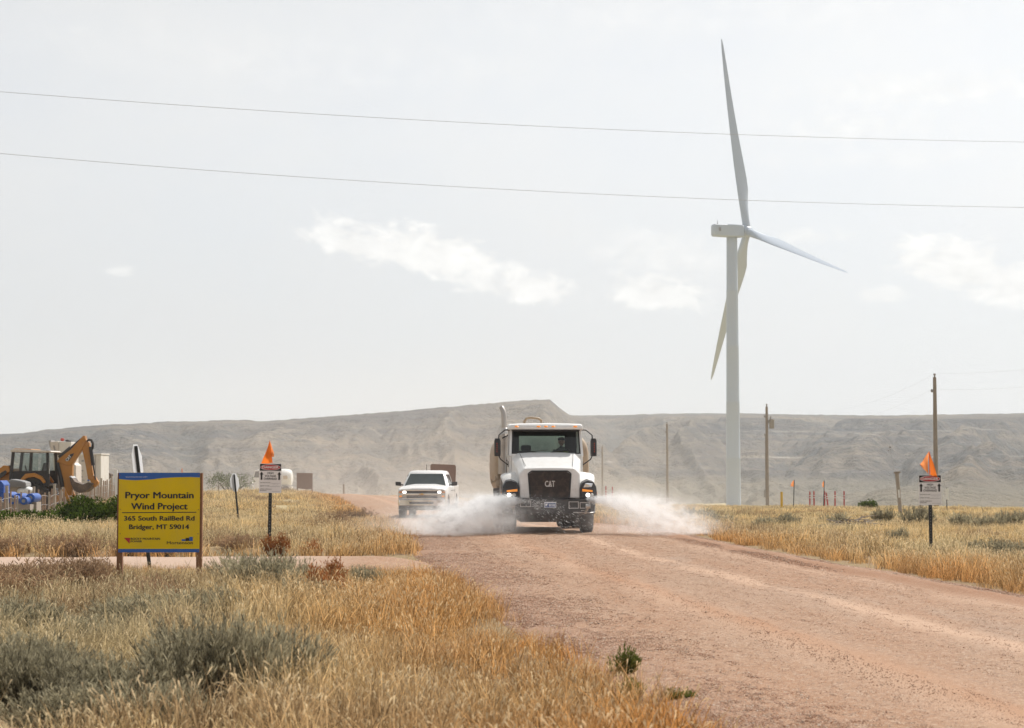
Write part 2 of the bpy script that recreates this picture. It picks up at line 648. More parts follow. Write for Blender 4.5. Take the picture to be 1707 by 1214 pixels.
def base_z(x, y):
    x, y = np.asarray(x, dtype=float), np.asarray(y, dtype=float)
    z = -0.30 * sstep(y, 50, 80)
    z = z + 0.62 * np.exp(-((x + 15) / 9.0) ** 2 - ((y - 118) / 26.0) ** 2)
    z = z - 0.30 * np.exp(-((x + 22) / 9.0) ** 2 - ((y - 75) / 25.0) ** 2) * 0.3
    y0 = np.interp(x, [-40, -12, 0, 12, 60], [150, 150, 130, 105, 92])
    z = z - 0.021 * softplus(y - y0, 8.0)
    z = np.maximum(z, -13.0 - 0.002 * np.abs(y))
    return z


def ground_z(x, y):
    x, y = np.asarray(x, dtype=float), np.asarray(y, dtype=float)
    d = road_d(x, y)
    out = sstep(d, -0.2, 2.5)
    z = base_z(x, y)
    z = z + out * ((fbm(x * 0.35, y * 0.35, 4, 5) - 0.5) * 0.26 + (fbm(x * 1.7, y * 1.7, 3, 9) - 0.5) * 0.10)
    z = z - 0.10 * sstep(-d, -0.1, 0.35)            # bed under the gravel
    z = z - 0.07 * np.exp(-((d - 1.2) / 0.8) ** 2)   # shallow ditch
    z = z + 0.02 * (fbm(x * 2.5, y * 2.5, 3, 3) - 0.5)
    return z


def gz(x, y): return float(ground_z(np.array([x]), np.array([y]))[0])


def at_px(x, y, D):
    """point at depth D on the line of sight through a photograph pixel"""
    c, s = (x - 853.5) / FPX, -(y - 607.0) / FPX
    den = math.cos(PITCH) - s * math.sin(PITCH)
    return Vector((c * D / den, D, CAM_H + D * (math.sin(PITCH) + s * math.cos(PITCH)) / den))


def on_ground(x, D, sink=0.0):
    p = at_px(x, 820, D)
    return Vector((p.x, D, gz(p.x, D) - sink))


# ground sheet
def axis(segs):
    out = []
    for a, b, n in segs:
        out.append(np.linspace(a, b, n, endpoint=False))
    out.append(np.array([segs[-1][1]]))
    return np.concatenate(out)


gx = axis([(-3400, -600, 12), (-600, -120, 24), (-120, -40, 50), (-40, -14, 80), (-14, 12, 150), (12, 40, 80), (40, 120, 50), (120, 600, 24), (600, 3400, 12)])
gy = axis([(-400, -20, 14), (-20, 6, 20), (6, 60, 330), (60, 160, 260), (160, 320, 70), (320, 900, 50), (900, 3600, 14)])
GX, GY = np.meshgrid(gx, gy)
GZ = ground_z(GX, GY)

m, t, b = newmat('prairie_soil')
geo = t.new('ShaderNodeNewGeometry')
P = geo.outputs['Position']
na = t.noise(P, 0.25, 5.0, 0.6)
nb = t.noise(P, 3.0, 5.0, 0.65)
nc_ = t.noise(P, 28.0, 4.0, 0.7)
c1 = t.mix(na, (0.22, 0.155, 0.09), (0.33, 0.25, 0.14))
c2 = t.mix(t.step(nb, 0.45, 0.7), c1, (0.24, 0.15, 0.09))
c3 = t.mix(t.step(nc_, 0.5, 0.75), c2, (0.47, 0.38, 0.23))
px_, py_, pz_ = t.xyz(P)
far = t.step(py_, 45, 110)
straw = t.mix(t.noise(P, 0.09, 5.0, 0.65), (0.36, 0.30, 0.17), (0.52, 0.43, 0.25))
c4 = t.mix(t.mul(far, 0.85), c3, straw)
t.l.new(c4, b.inputs['Base Color'])
b.inputs['Roughness'].default_value = 0.95
b.inputs['Specular IOR Level'].default_value = 0.1
t.l.new(t.bump(t.add(nb, t.mul(nc_, 0.4)), 0.6, 0.08), b.inputs['Normal'])
me = npmesh('ground', np.stack([GX.ravel(), GY.ravel(), GZ.ravel()], 1), grid_faces(*GX.shape), 'prairie_soil', True)
tag(link(bpy.data.objects.new('ground', me)), 'dry prairie ground of straw litter and brown soil', 'ground', kind='structure')

# gravel road
m, t, b = newmat('road_gravel')
geo = t.new('ShaderNodeNewGeometry')
P = geo.outputs['Position']
att = t.new('ShaderNodeAttribute')
att.attribute_name = 'lat'                     # metres from the centre line / wear tracks
lat = att.outputs['Fac']
st = t.new('ShaderNodeMapping')
st.inputs['Scale'].default_value = (1.0, 0.22, 1.0)
t.l.new(P, st.inputs[0])
nbig = t.noise(st.outputs[0], 0.55, 5.0, 0.62, 0.4)
nmid = t.noise(st.outputs[0], 2.6, 5.0, 0.65)
ngr = t.noise(P, 55.0, 3.0, 0.8)
vst = t.voro(P, 42.0, 'Color')
vsx, vsy, vsz = t.xyz(vst)
c = t.mix(t.step(nbig, 0.35, 0.68), (0.31, 0.175, 0.10), (0.325, 0.215, 0.147))
c = t.mix(t.mul(t.step(nmid, 0.45, 0.7), 0.6), c, (0.35, 0.245, 0.178))
c = t.mix(t.mul(t.step(ngr, 0.45, 0.70), 0.45), c, (0.43, 0.325, 0.245))
c = t.mix(t.mul(t.step(vsx, 0.78, 0.84), 0.5), c, (0.52, 0.43, 0.36))
c = t.mix(t.mul(t.step(vsy, 0.82, 0.88), 0.55), c, (0.15, 0.095, 0.07))
# bare red soil where the grader left a line, looser grey stone in the tracks
red = t.gauss(t.div(t.sub(t.add(lat, t.mul(t.sub(nmid, 0.5), 0.35)), -1.35), 0.22))
c = t.mix(t.mul(red, t.add(0.25, t.mul(t.step(nbig, 0.35, 0.65), 0.4))), c, (0.37, 0.175, 0.075))
red2 = t.gauss(t.div(t.sub(t.add(lat, t.mul(t.sub(nmid, 0.5), 0.4)), 2.75), 0.30))
c = t.mix(t.mul(red2, 0.6), c, (0.29, 0.145, 0.075))
grey = t.mul(t.gauss(t.div(t.sub(lat, 0.7), 0.55)), t.step(nbig, 0.45, 0.65))
c = t.mix(t.mul(grey, 0.5), c, (0.30, 0.255, 0.225))
edge = t.step(t.m('ABSOLUTE', lat), 2.7, 3.5)
c = t.mix(t.mul(edge, t.mul(t.step(nmid, 0.35, 0.65), 0.55)), c, (0.26, 0.15, 0.10))
pa = t.new('ShaderNodeAttribute')
pa.attribute_name = 'pale'
c = t.mix(t.mul(pa.outputs['Fac'], 0.6), c, (0.56, 0.47, 0.42))
trk = t.add(t.gauss(t.div(t.sub(t.m('ABSOLUTE', t.add(lat, 0.55)), 0.95), 0.28)), t.gauss(t.div(t.sub(t.m('ABSOLUTE', t.sub(lat, 1.35)), 0.9), 0.25)))
c = t.mix(t.mul(t.mul(trk, t.step(t.noise(st.outputs[0], 1.2, 4.0, 0.6), 0.30, 0.55)), 0.55), c, (0.47, 0.335, 0.25))
c = t.mix(1.0, c, (0.98, 0.90, 0.81), 'MULTIPLY')
t.l.new(c, b.inputs['Base Color'])
b.inputs['Roughness'].default_value = 0.85
b.inputs['Specular IOR Level'].default_value = 0.3
hgt = t.add(t.mul(t.voro(P, 75.0, 'Distance'), -0.6), t.add(t.mul(ngr, 0.5), t.mul(nmid, 0.8)))
t.l.new(t.bump(hgt, 0.55, 0.015), b.inputs['Normal'])


def road_strip():
    ys = np.concatenate([np.linspace(-10, 60, 420), np.linspace(60.4, 160, 220), np.linspace(162, 320, 50)])
    ls = np.linspace(-1.14, 1.14, 64)
    L, Yc = np.meshgrid(ls, ys)
    hw = road_hw(Yc)
    wob = 1 + 0.10 * (fbm(Yc * 0.5, np.sign(L) * 7 + 20, 4, 31) - 0.5)
    lat_ = L * hw * wob
    X = road_x(Yc) + lat_
    a = np.abs(L)
    Z = base_z(X, Yc) + 0.05 * (1 - a ** 2) + 0.015
    Z = Z + (fbm(X * 1.2, Yc * 0.35, 3, 41) - 0.5) * 0.05 + (fbm(X * 4, Yc * 2.2, 3, 43) - 0.5) * 0.03
    Z = Z + 0.014 * np.exp(-((lat_ + 1.35 + 0.2 * (fbm(Yc * 0.25, 3 + 0 * Yc, 2, 51) - 0.5)) / 0.26) ** 2) * sstep(Yc, 5, 14)
    Z = Z + 0.06 * np.exp(-((lat_ - 2.85 - 0.4 * (fbm(Yc * 0.2, 9 + 0 * Yc, 3, 52) - 0.5)) / 0.2) ** 2)
    Z = Z - 0.16 * sstep(a, 0.93, 1.14)
    return X, Yc, Z, lat_


X, Yc, Z, lat_ = road_strip()
me = npmesh('road', np.stack([X.ravel(), Yc.ravel(), Z.ravel()], 1), grid_faces(*X.shape), 'road_gravel', True)
me.attributes.new('lat', 'FLOAT', 'POINT').data.foreach_set('value', lat_.ravel().astype(np.float32))
road_o = tag(link(bpy.data.objects.new('road', me)), 'wide pinkish gravel road curving away past the truck', 'road', kind='structure')

xs = np.concatenate([np.linspace(-60, -22, 90, endpoint=False), np.linspace(-22, 1.4, 170)])
ls = np.linspace(-1.15, 1.15, 26)
L, Xs = np.meshgrid(ls, xs)
hw = 1.75 + 1.3 * np.exp(-np.clip(road_x(35.0) - 3.5 - Xs, 0, None) / 1.2)
hw = np.minimum(hw, 4.4)
Ys = side_y(Xs) + L * hw * (1 + 0.12 * (fbm(Xs * 0.6, np.sign(L) * 5 + 40, 3, 61) - 0.5))
Zs = base_z(Xs, Ys) + 0.06 * (1 - L ** 2) + 0.02 + (fbm(Xs * 1.1, Ys * 1.1, 3, 63) - 0.5) * 0.04 - 0.15 * sstep(np.abs(L), 0.9, 1.15)
Zs = Zs - 0.14 * sstep(Xs + 1.3 * (fbm(Xs * 0.9, Ys * 0.9, 4, 67) - 0.5), road_x(35.0) - 4.9, road_x(35.0) - 3.4)
me = npmesh('side_road', np.stack([Xs.ravel(), Ys.ravel(), Zs.ravel()], 1), grid_faces(*Xs.shape), 'road_gravel', True)
me.attributes.new('lat', 'FLOAT', 'POINT').data.foreach_set('value', (L * 0 + 0.0).ravel().astype(np.float32))
me.attributes.new('pale', 'FLOAT', 'POINT').data.foreach_set('value', np.clip(sstep(-Xs, 2.2, 5.0), 0, 1).ravel().astype(np.float32))
tag(link(bpy.data.objects.new('side_road', me)), 'narrow gravel side road passing behind the yellow project sign', 'road', kind='structure')

# ------------------------------------------------------------------ hills
SKY_X = np.array([-700, -300, 0, 47, 79, 169, 221, 279, 406, 437, 527, 659, 738, 822, 870, 902, 916, 928, 940, 952, 1018, 1113, 1207, 1325, 1467, 1585, 1707, 2100, 2600])
SKY_Y = np.array([742, 734, 725, 722, 717, 709, 707, 704, 701, 703, 697, 687, 680, 673, 669, 667, 667, 677, 687, 694, 693, 691, 690, 692, 694, 692, 690, 688, 694])
az_ = np.concatenate([np.linspace(-0.9, -0.34, 90, endpoint=False), np.linspace(-0.34, 0.34, 900, endpoint=False), np.linspace(0.34, 0.9, 90)])
tt = np.concatenate([np.linspace(0, 1, 230), np.linspace(1.02, 1.8, 18)])
AZ, T = np.meshgrid(az_, tt)
PXX = 853.5 + FPX * np.tan(AZ)
right = sstep(PXX, 905, 985)
Rc = 1450 * (1 - right) + 2050 * right + 120 * (fbm(AZ * 9, 0 * AZ, 3, 71) - 0.5)
R0 = 620.0
RR = R0 + (Rc - R0) * T
wxh, wyh = RR * np.sin(AZ), RR * np.cos(AZ)
zc = CAM_H + Rc * np.cos(AZ) * (787 - np.interp(PXX, SKY_X, SKY_Y)) / FPX
z0 = -14.0
tcl = np.clip(T, 0, 1)
prof_l = 0.10 * tcl + 0.90 * (0.55 * sstep(tcl, 0.30, 0.97) + 0.45 * tcl ** 2.2)
prof_r = 0.16 * tcl + 0.34 * tcl ** 2 + 0.50 * sstep(tcl, 0.42, 0.985)
prof = prof_l * (1 - right) + prof_r * right
Hh = z0 + (zc - z0) * prof
# gullies and spurs running down the slope
s_ = AZ * 1700
warp = (fbm(s_ / 160, RR / 260, 4, 81) - 0.5) * 150
rid1 = 1 - np.abs(2 * fbm((s_ + warp) / 150, RR / 900 + 3, 3, 83) - 1) * 2.0
rid2 = 1 - np.abs(2 * fbm((s_ + warp * 0.6) / 48, RR / 300 + 9, 4, 85) - 1) * 2.0
env = np.clip(np.sin(math.pi * np.clip(tcl, 0, 1) ** 1.25), 0, 1) ** 0.8
amp = 16 + 24 * right
Hh = Hh + env * (amp * (rid1 - 0.35) + 11.0 * (rid2 - 0.4)) * (zc - z0) / 75
Hh = Hh + (fbm(wxh / 14, wyh / 14, 4, 87) - 0.5) * 5.0 * np.clip(env * 1.3 + 0.12, 0, 1)
# bedding benches
ben = Hh / 7.5
Hh = Hh + env * 0.5 * np.sin(2 * math.pi * ben) * (0.4 + right * 0.6)
Hh = Hh + np.where(T >= 0.985, (fbm(AZ * 420, 0 * AZ + 2, 3, 91) - 0.5) * 1.6, 0)
Hh = np.minimum(Hh, CAM_H + (zc - CAM_H) * RR / Rc - (1 - tcl) * 9 - np.where(T < 0.97, 1.0, 0.0) * (0.3 + 0.5 * fbm(s_ / 30, RR / 60, 2, 95)))
Hh = np.where(T >= 0.985, zc + (fbm(AZ * 420, 0 * AZ + 2, 3, 91) - 0.5) * 1.2, Hh)
Hh = np.where(T > 1, zc - (T - 1) * 60, Hh)

m, t, b = newmat('hill_soil')
geo = t.new('ShaderNodeNewGeometry')
P = geo.outputs['Position']
hx, hy, hz = t.xyz(P)
nl = t.noise(P, 0.006, 5.0, 0.6)
nm_ = t.noise(P, 0.035, 6.0, 0.68)
nf = t.noise(P, 0.16, 4.0, 0.7)
zz = t.add(t.div(hz, 90.0), t.mul(t.sub(nl, 0.5), 0.16))
band = t.noise(t.vec(t.mul(hx, 0.0016), t.mul(hy, 0.0016), t.mul(t.add(hz, t.mul(nm_, 5.0)), 0.125)), 1.0, 4.0, 0.6)
bandf = t.add(t.mul(t.step(band, 0.36, 0.64), 0.55), t.mul(t.step(nl, 0.38, 0.62), 0.45))
c = t.mix(bandf, (0.092, 0.095, 0.105), (0.27, 0.222, 0.172))
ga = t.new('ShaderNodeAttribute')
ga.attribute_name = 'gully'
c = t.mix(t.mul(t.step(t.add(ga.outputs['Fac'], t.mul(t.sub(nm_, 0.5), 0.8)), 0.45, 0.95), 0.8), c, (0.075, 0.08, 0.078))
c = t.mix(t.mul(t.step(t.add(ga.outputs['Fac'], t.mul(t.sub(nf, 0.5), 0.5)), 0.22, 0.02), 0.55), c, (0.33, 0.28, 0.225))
c = t.mix(t.mul(t.step(nm_, 0.46, 0.66), 0.75), c, (0.128, 0.132, 0.134))
c = t.mix(t.mul(t.step(nf, 0.52, 0.66), 0.65), c, (0.075, 0.08, 0.07))
c = t.mix(t.mul(t.step(t.noise(P, 0.055, 5.0, 0.7), 0.56, 0.70), 0.55), c, (0.34, 0.29, 0.24))
# pale ash seams low on the slope
seam = t.noise(t.vec(t.mul(hx, 0.004), t.mul(hy, 0.003), t.mul(hz, 0.20)), 1.0, 5.0, 0.66)
lowm = t.mul(t.step(hz, 46.0, 22.0), t.step(hz, -10.0, 2.0))
lowm = t.mul(lowm, t.step(t.div(hx, hy), 0.03, 0.07))
c = t.mix(t.mul(t.mul(t.step(seam, 0.57, 0.68), lowm), 0.75), c, (0.42, 0.385, 0.35))
c = t.mix(t.mul(t.step(hz, 2.0, -8.0), 0.55), c, (0.30, 0.26, 0.19))
t.l.new(c, b.inputs['Base Color'])
b.inputs['Roughness'].default_value = 1.0
b.inputs['Specular IOR Level'].default_value = 0.0
t.l.new(t.bump(t.add(nm_, t.mul(nf, 0.6)), 1.0, 9.0), b.inputs['Normal'])
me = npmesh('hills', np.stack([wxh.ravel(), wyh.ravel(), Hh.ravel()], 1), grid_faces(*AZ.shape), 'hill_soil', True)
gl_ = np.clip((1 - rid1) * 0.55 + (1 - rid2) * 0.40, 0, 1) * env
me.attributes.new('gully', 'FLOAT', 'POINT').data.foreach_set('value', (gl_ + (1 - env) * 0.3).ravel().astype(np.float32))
tag(link(bpy.data.objects.new('hills', me)), 'long eroded grey and tan hills under the skyline', 'hills', kind='structure')


# ------------------------------------------------------------------ helper: wheels
def wheel(parent, x, y, r, wdt, side, rim='steel', name='wheel'):
    """wheel with its axle along x; side = +1/-1 tells which face looks outward"""
    hub = bpy.data.objects.new(name, None)
    hub.empty_display_size = 0.1
    link(hub, parent)
    hub.location = (x, y, r)
    h = wdt / 2
    prof = [(-h * 0.80, r * 0.60), (-h, r * 0.70), (-h, r * 0.90), (-h * 0.82, r * 0.985), (-h * 0.3, r), (h * 0.3, r), (h * 0.82, r * 0.985), (h, r * 0.90), (h, r * 0.70), (h * 0.80, r * 0.60)]
    q = MB().lathe(prof, 'x', 32)
    for k in range(30):                                   # tread blocks
        a = 2 * math.pi * k / 30
        for s in (-1, 1):
            M = Matrix.Rotation(a + (0.1 if s > 0 else 0), 4, 'X')
            q.box(s * h * 0.30 - h * 0.45, s * h * 0.30 + h * 0.45, -r * 0.055, r * 0.055, r * 0.96, r * 1.012, M)
    q.build('tyre', 'rubber', hub, True)
    q = MB().lathe([(-h * 0.7, r * 0.62), (-h * 0.7, r * 0.55), (side * h * 0.15, r * 0.5), (side * h * 0.3, r * 0.22), (side * h * 0.55, r * 0.2), (side * h * 0.55, 0.01)] if side > 0 else
                   [(h * 0.7, r * 0.62), (h * 0.7, r * 0.55), (side * h * 0.15, r * 0.5), (side * h * 0.3, r * 0.22), (side * h * 0.55, r * 0.2), (side * h * 0.55, 0.01)], 'x', 24)
    q.build('rim', rim, hub, True)
    return hub


# ------------------------------------------------------------------ water truck
TL = Vector((0.985, 50.0, 0.0))
TL.z = float(base_z(TL.x, TL.y)) + 0.045
TRZ = R(2.4)
tr = thing('water_truck', 'white water truck with dark grille and tan tank spraying the road', 'truck', TL, TRZ)


def hood_ring(y0, hwid, top, sh, bot, rake, crown=0.02):
    pr = [(0.0, top + crown), (hwid * 0.45, top + crown * 0.8), (hwid * 0.83, top), (hwid * 0.985, top - sh * 0.72), (hwid, top - sh), (hwid * 1.0, (top - sh + bot) / 2), (hwid * 1.0, bot)]
    pts = pr + [(-x, z) for x, z in reversed(pr[1:])]
    zt = top
    return [(x, y0 + rake * (z - bot) / max(0.01, zt - bot), z) for x, z in pts]


rings = [hood_ring(0.06, 0.77, 1.69, 0.17, 0.93, 0.06), hood_ring(0.10, 0.795, 1.705, 0.17, 0.92, 0.06), hood_ring(0.45, 0.81, 1.80, 0.17, 0.95, 0.05),
         hood_ring(1.0, 0.87, 1.96, 0.18, 1.0, 0.03), hood_ring(1.55, 0.93, 2.10, 0.19, 1.1, 0.0), hood_ring(1.72, 0.94, 2.12, 0.19, 1.1, 0.0)]
hdo_ = MB().loft(rings).build('hood', 'white_paint', tr, False, 0.022, 3)
for sx in (-1, 1):
    MB().bar((sx * 0.62, 0.30, 1.772), (sx * 0.72, 1.60, 2.118), 0.012, 0.010).build('panel_seam', 'grey_mat', hdo_)
    MB().bar((sx * 0.801, 0.25, 1.30), (sx * 0.918, 1.40, 1.46), 0.012, 0.012, (0, 1, 0)).build('panel_seam', 'grey_mat', hdo_)
# hood front: surround, grille
def fy(z): return 0.06 + 0.06 * (z - 0.93) / 0.76
def face(poly, off): return [(x, fy(z) - off, z) for x, z in poly]


def plate(name, poly, off0, off1, mat, parent, bev=0.0):
    q = MB().loft([face(poly, off0), face(poly, off1)])
    return q.build(name, mat, parent, False, bev)


gr_out = [(-0.49, 0.93), (0.49, 0.93), (0.535, 1.55), (0.45, 1.615), (-0.45, 1.615), (-0.535, 1.55)]
gr = plate('grille', gr_out, -0.02, 0.012, 'grille_black', tr, 0.006)
fr_o = [(x * 1.035, z + (0.015 if z > 1.2 else -0.0)) for x, z in gr_out]
q = MB()
for i in range(6):
    a, b2 = fr_o[i], fr_o[(i + 1) % 6]
    q.bar((a[0], fy(a[1]) - 0.010, a[1]), (b2[0], fy(b2[1]) - 0.010, b2[1]), 0.03, 0.03)
q.build('surround', 'black_plastic', gr)
for k in range(13):
    z = 0.97 + k * 0.049
    hwd = 0.475 + (z - 0.93) * 0.07
    if z > 1.57: hwd = 0.45
    MB().box(-hwd, hwd, fy(z) - 0.024, fy(z) - 0.008, z, z + 0.020).build('slat', 'grille_black', gr)
q = MB().prism([(-0.115, 1.205), (0.115, 1.205), (0.115, 1.225), (-0.115, 1.225)], 'y', fy(1.2) - 0.03, fy(1.2) - 0.02)
text_obj('lettering', 'CAT', 'steel', gr, 0.005, 1.225, 0.265, 0.150, fy(1.3) - 0.034, 0.035)
q = MB().prism([(-0.075, 1.226), (0.055, 1.226), (-0.005, 1.262)], 'y', fy(1.24) - 0.036, fy(1.24) - 0.032)
q.build('emblem', 'steel', gr)
# fenders
def fender(sx):
    # (y,z) side profile of the outer skin over the wheel, thick band
    arc = []
    for k in range(15):
        a = R(180 - k * 180 / 14)
        arc.append((1.08 + 0.78 * math.cos(a), 0.86 + 0.66 * math.sin(a) * (1.0 if k < 10 else 0.95)))
    rings = []
    for (y, z) in arc:
        ct = (y - 1.08) / 0.78
        n = Vector((0, (y - 1.08) / 0.78, (z - 0.86) / 0.66)).normalized()
        xo = 1.25 - 0.10 * max(0, -ct) ** 2
        top_in, top_out = 0.10, 0.0
        pts = [(0.78, 0.10), (0.98, 0.085), (xo - 0.10, 0.055), (xo - 0.02, 0.01), (xo, -0.05), (xo - 0.03, -0.06), (xo - 0.12, -0.01), (0.98, 0.02), (0.78, 0.03)]
        rings.append([(sx * px, y + n.y * d, z + n.z * d) for px, d in pts])
    MB().loft(rings).build('fender', 'fender_paint', tr, True)
    # black front piece with the lamps: bulges out to the corner
    hz_ = [(0.80, 1.20), (0.85, 1.32), (1.00, 1.385), (1.14, 1.36), (1.225, 1.22), (1.245, 1.05), (1.235, 0.88), (0.80, 0.84)]
    r0 = [(sx * x, 0.02 + 0.16 * ((x - 0.8) / 0.45) ** 2 + 0.16 * max(0, z - 1.15), z) for x, z in hz_]
    r1 = [(sx * (x * 0.985 + 0.01), 0.52, z + 0.04) for x, z in hz_]
    fl = MB().loft([r0, r1]).build('fender_corner', 'black_plastic', tr, True, 0.02)
    # head lamp bowl, amber bar, lit lamp
    def yy(x): return 0.02 + 0.16 * ((x - 0.8) / 0.45) ** 2
    hl = MB().loft([[(sx * x, yy(x) - 0.012, z) for x, z in ((0.85, 0.93), (1.10, 0.93), (1.13, 1.06), (0.84, 1.09))], [(sx * x, yy(x) + 0.05, z) for x, z in ((0.85, 0.93), (1.10, 0.93), (1.13, 1.06), (0.84, 1.09))]]).build('headlight', 'interior', tr, False, 0.008)
    MB().lathe([(-0.034, 0.005), (-0.034, 0.048), (-0.01, 0.055), (0.02, 0.055)], 'y', 16, (sx * (1.06 if sx < 0 else 0.99), yy(1.02), 1.005)).build('lamp', 'lamp_lit', hl, True)
    MB().lathe([(-0.022, 0.005), (-0.022, 0.045), (-0.01, 0.055), (0.02, 0.055)], 'y', 16, (sx * (0.93 if sx < 0 else 1.09), yy(0.95), 1.0)).build('lamp', 'lamp_off', hl, True)
    MB().loft([[(sx * x, yy(x) - 0.014, z) for x, z in ((0.845, 1.10), (1.12, 1.085), (1.12, 1.13), (0.845, 1.165))], [(sx * x, yy(x) + 0.05, z) for x, z in ((0.845, 1.10), (1.12, 1.085), (1.12, 1.13), (0.845, 1.165))]]).build('turn_signal', 'amber', hl)
    if sx > 0:   # chrome cap over the lamp catches the sun
        MB().loft([[(sx * x, yy(x) - 0.008, z) for x, z in ((0.87, 1.20), (1.10, 1.215), (1.13, 1.30), (0.93, 1.315))], [(sx * x, yy(x) + 0.09, z + 0.02) for x, z in ((0.87, 1.20), (1.10, 1.215), (1.13, 1.30), (0.93, 1.315))]]).build('lamp_cover', 'chrome', hl, False, 0.01)
    MB().box(min(sx * 1.20, sx * 1.262), max(sx * 1.20, sx * 1.262), 0.26, 0.36, 1.02, 1.08).build('side_marker', 'amber_dull', tr, False, 0.01)


fender(-1)
fender(1)
# bumper
bp = MB().loft([[(x, y, z) for x, y in ((-1.20, 0.22), (-1.05, -0.02), (-0.6, -0.12), (0.6, -0.12), (1.05, -0.02), (1.20, 0.22), (1.20, 0.4), (-1.20, 0.4))] for z in (0.52, 0.90)]).build('bumper', 'black_plastic', tr, False, 0.02)


def ring_rect(x0, x1, z0, z1, y, w_=0.016):
    q = MB()
    q.box(x0, x1, y - 0.015, y, z0, z0 + w_).box(x0, x1, y - 0.015, y, z1 - w_, z1)
    q.box(x0, x0 + w_, y - 0.015, y, z0 + w_, z1 - w_).box(x1 - w_, x1, y - 0.015, y, z0 + w_, z1 - w_)
    return q


for x0, x1, z0, z1, y in ((-0.78, -0.50, 0.70, 0.865, -0.122), (0.48, 0.74, 0.66, 0.84, -0.122), (0.77, 1.03, 0.66, 0.82, -0.105)):
    ring_rect(x0, x1, z0, z1, y).build('bumper_trim', 'steel', bp)
MB().tube([(0.60, -0.13, 0.56), (1.02, -0.06, 0.545), (1.17, 0.1, 0.56), (1.19, 0.14, 0.72)], 0.012, 8).build('bumper_trim', 'steel', bp)
MB().box(0.80, 0.94, -0.118, -0.10, 0.598, 0.612).build('bumper_trim', 'lamp_off', bp)
pl = MB().box(-0.155, 0.155, -0.142, -0.125, 0.675, 0.83).build('license_plate', 'paper', bp, False, 0.004)
MB().box(-0.142, 0.142, -0.145, -0.1425, 0.688, 0.80).build('plate_field', 'plate_blue', pl)
q = MB()
for k in range(5):
    q.box(-0.03 + k * 0.034, -0.012 + k * 0.034, -0.148, -0.1455, 0.712, 0.775)
q.raw([(-0.12, -0.147, 0.70), (-0.06, -0.147, 0.785), (-0.13, -0.147, 0.785)], [(0, 1, 2)])
q.build('plate_marks', 'paper', pl)
# chassis, axles, underbody
ch = MB()
for sx in (-1, 1):
    ch.box(sx * 0.43 - 0.05, sx * 0.43 + 0.05, 0.35, 8.3, 0.72, 0.98)
ch.box(-0.75, 0.75, 0.30, 2.6, 0.30, 0.90)
ch.box(-0.95, 0.95, 0.98, 1.18, 0.38, 0.55)
ch.box(-0.85, 0.85, 2.6, 8.2, 0.62, 0.95)
ch.tube([(-0.9, 5.6, 0.52), (0.9, 5.6, 0.52)], 0.13).tube([(-0.9, 6.95, 0.52), (0.9, 6.95, 0.52)], 0.13)
ch.sphere((0, 5.6, 0.52), 0.28).sphere((0, 6.95, 0.52), 0.28)
ch.build('chassis', 'underbody', tr, False, 0.01)
for sx in (-1, 1):
    wheel(tr, sx * 1.03, 1.08, 0.53, 0.33, sx)
    for yy_ in (5.6, 6.95):
        wheel(tr, sx * 1.10, yy_, 0.53, 0.29, sx)
        wheel(tr, sx * 0.78, yy_, 0.53, 0.29, sx)
    q = MB().box(sx * 1.02 - 0.32, sx * 1.02 + 0.32, 7.62, 7.635, 0.16, 0.85)
    q.build('mud_flap', 'rubber', tr)
# steps and fuel tank under the doors
for sx in (-1, 1):
    MB().lathe([(2.05, 0.02), (2.05, 0.29), (2.1, 0.31), (3.3, 0.31), (3.35, 0.29), (3.35, 0.02)], 'y', 20, (sx * 0.92, 0, 0.72)).build('fuel_tank', 'steel', tr, True)
    MB().box(sx * 1.06 - 0.15, sx * 1.06 + 0.15, 2.1, 2.9, 0.47, 0.50).build('step', 'black_plastic', tr)
# cab shell: lower walls, pillars, back wall round the rear window
cab = MB()
CWB, CWT, CY0, CY1 = 0.985, 0.955, 1.62, 3.20
cab.box(-CWB, CWB, CY0, CY1, 0.98, 1.06)
for sx in (-1, 1):
    x0, x1 = sorted((sx * (CWB - 0.05), sx * CWB))
    cab.box(x0, x1, CY0, CY1, 1.06, 2.06)
    cab.bar((sx * 0.965, 1.60, 2.02), (sx * 0.935, 1.92, 2.76), 0.065, 0.09, (0, 1, 0))     # A pillar
    cab.bar((sx * 0.965, 2.95, 2.02), (sx * 0.935, 2.98, 2.76), 0.06, 0.10, (0, 1, 0))
    cab.bar((sx * 0.95, 3.16, 2.02), (sx * 0.92, 3.16, 2.76), 0.10, 0.10, (0, 1, 0))
cab.box(-0.94, 0.94, 3.12, 3.20, 1.06, 2.10)
cab.box(-0.94, 0.94, 3.12, 3.20, 2.60, 2.76)
cab.box(-0.94, -0.66, 3.125, 3.195, 2.10, 2.60).box(0.60, 0.94, 3.125, 3.195, 2.10, 2.60)
cab.box(-0.93, 0.93, CY0 - 0.02, CY0 + 0.04, 1.06, 2.09)
cab.build('cab', 'white_paint', tr, False, 0.012)
ca_in = MB().box(-0.93, 0.93, 3.095, 3.118, 1.06, 2.10).box(-0.93, 0.93, 3.095, 3.118, 2.60, 2.74).box(-0.93, -0.66, 3.096, 3.119, 2.10, 2.60).box(0.60, 0.93, 3.096, 3.119, 2.10, 2.60)
ca_in.box(-0.92, 0.92, 1.70, 3.09, 2.715, 2.73).box(-0.93, -0.90, 1.9, 3.09, 1.06, 2.06).box(0.90, 0.93, 1.9, 3.09, 1.06, 2.06)
ca_in.build('cab_lining', 'interior', tr)
MB().box(-0.66, 0.60, 3.15, 3.158, 2.10, 2.60).build('rear_window', 'cab_glass', tr)
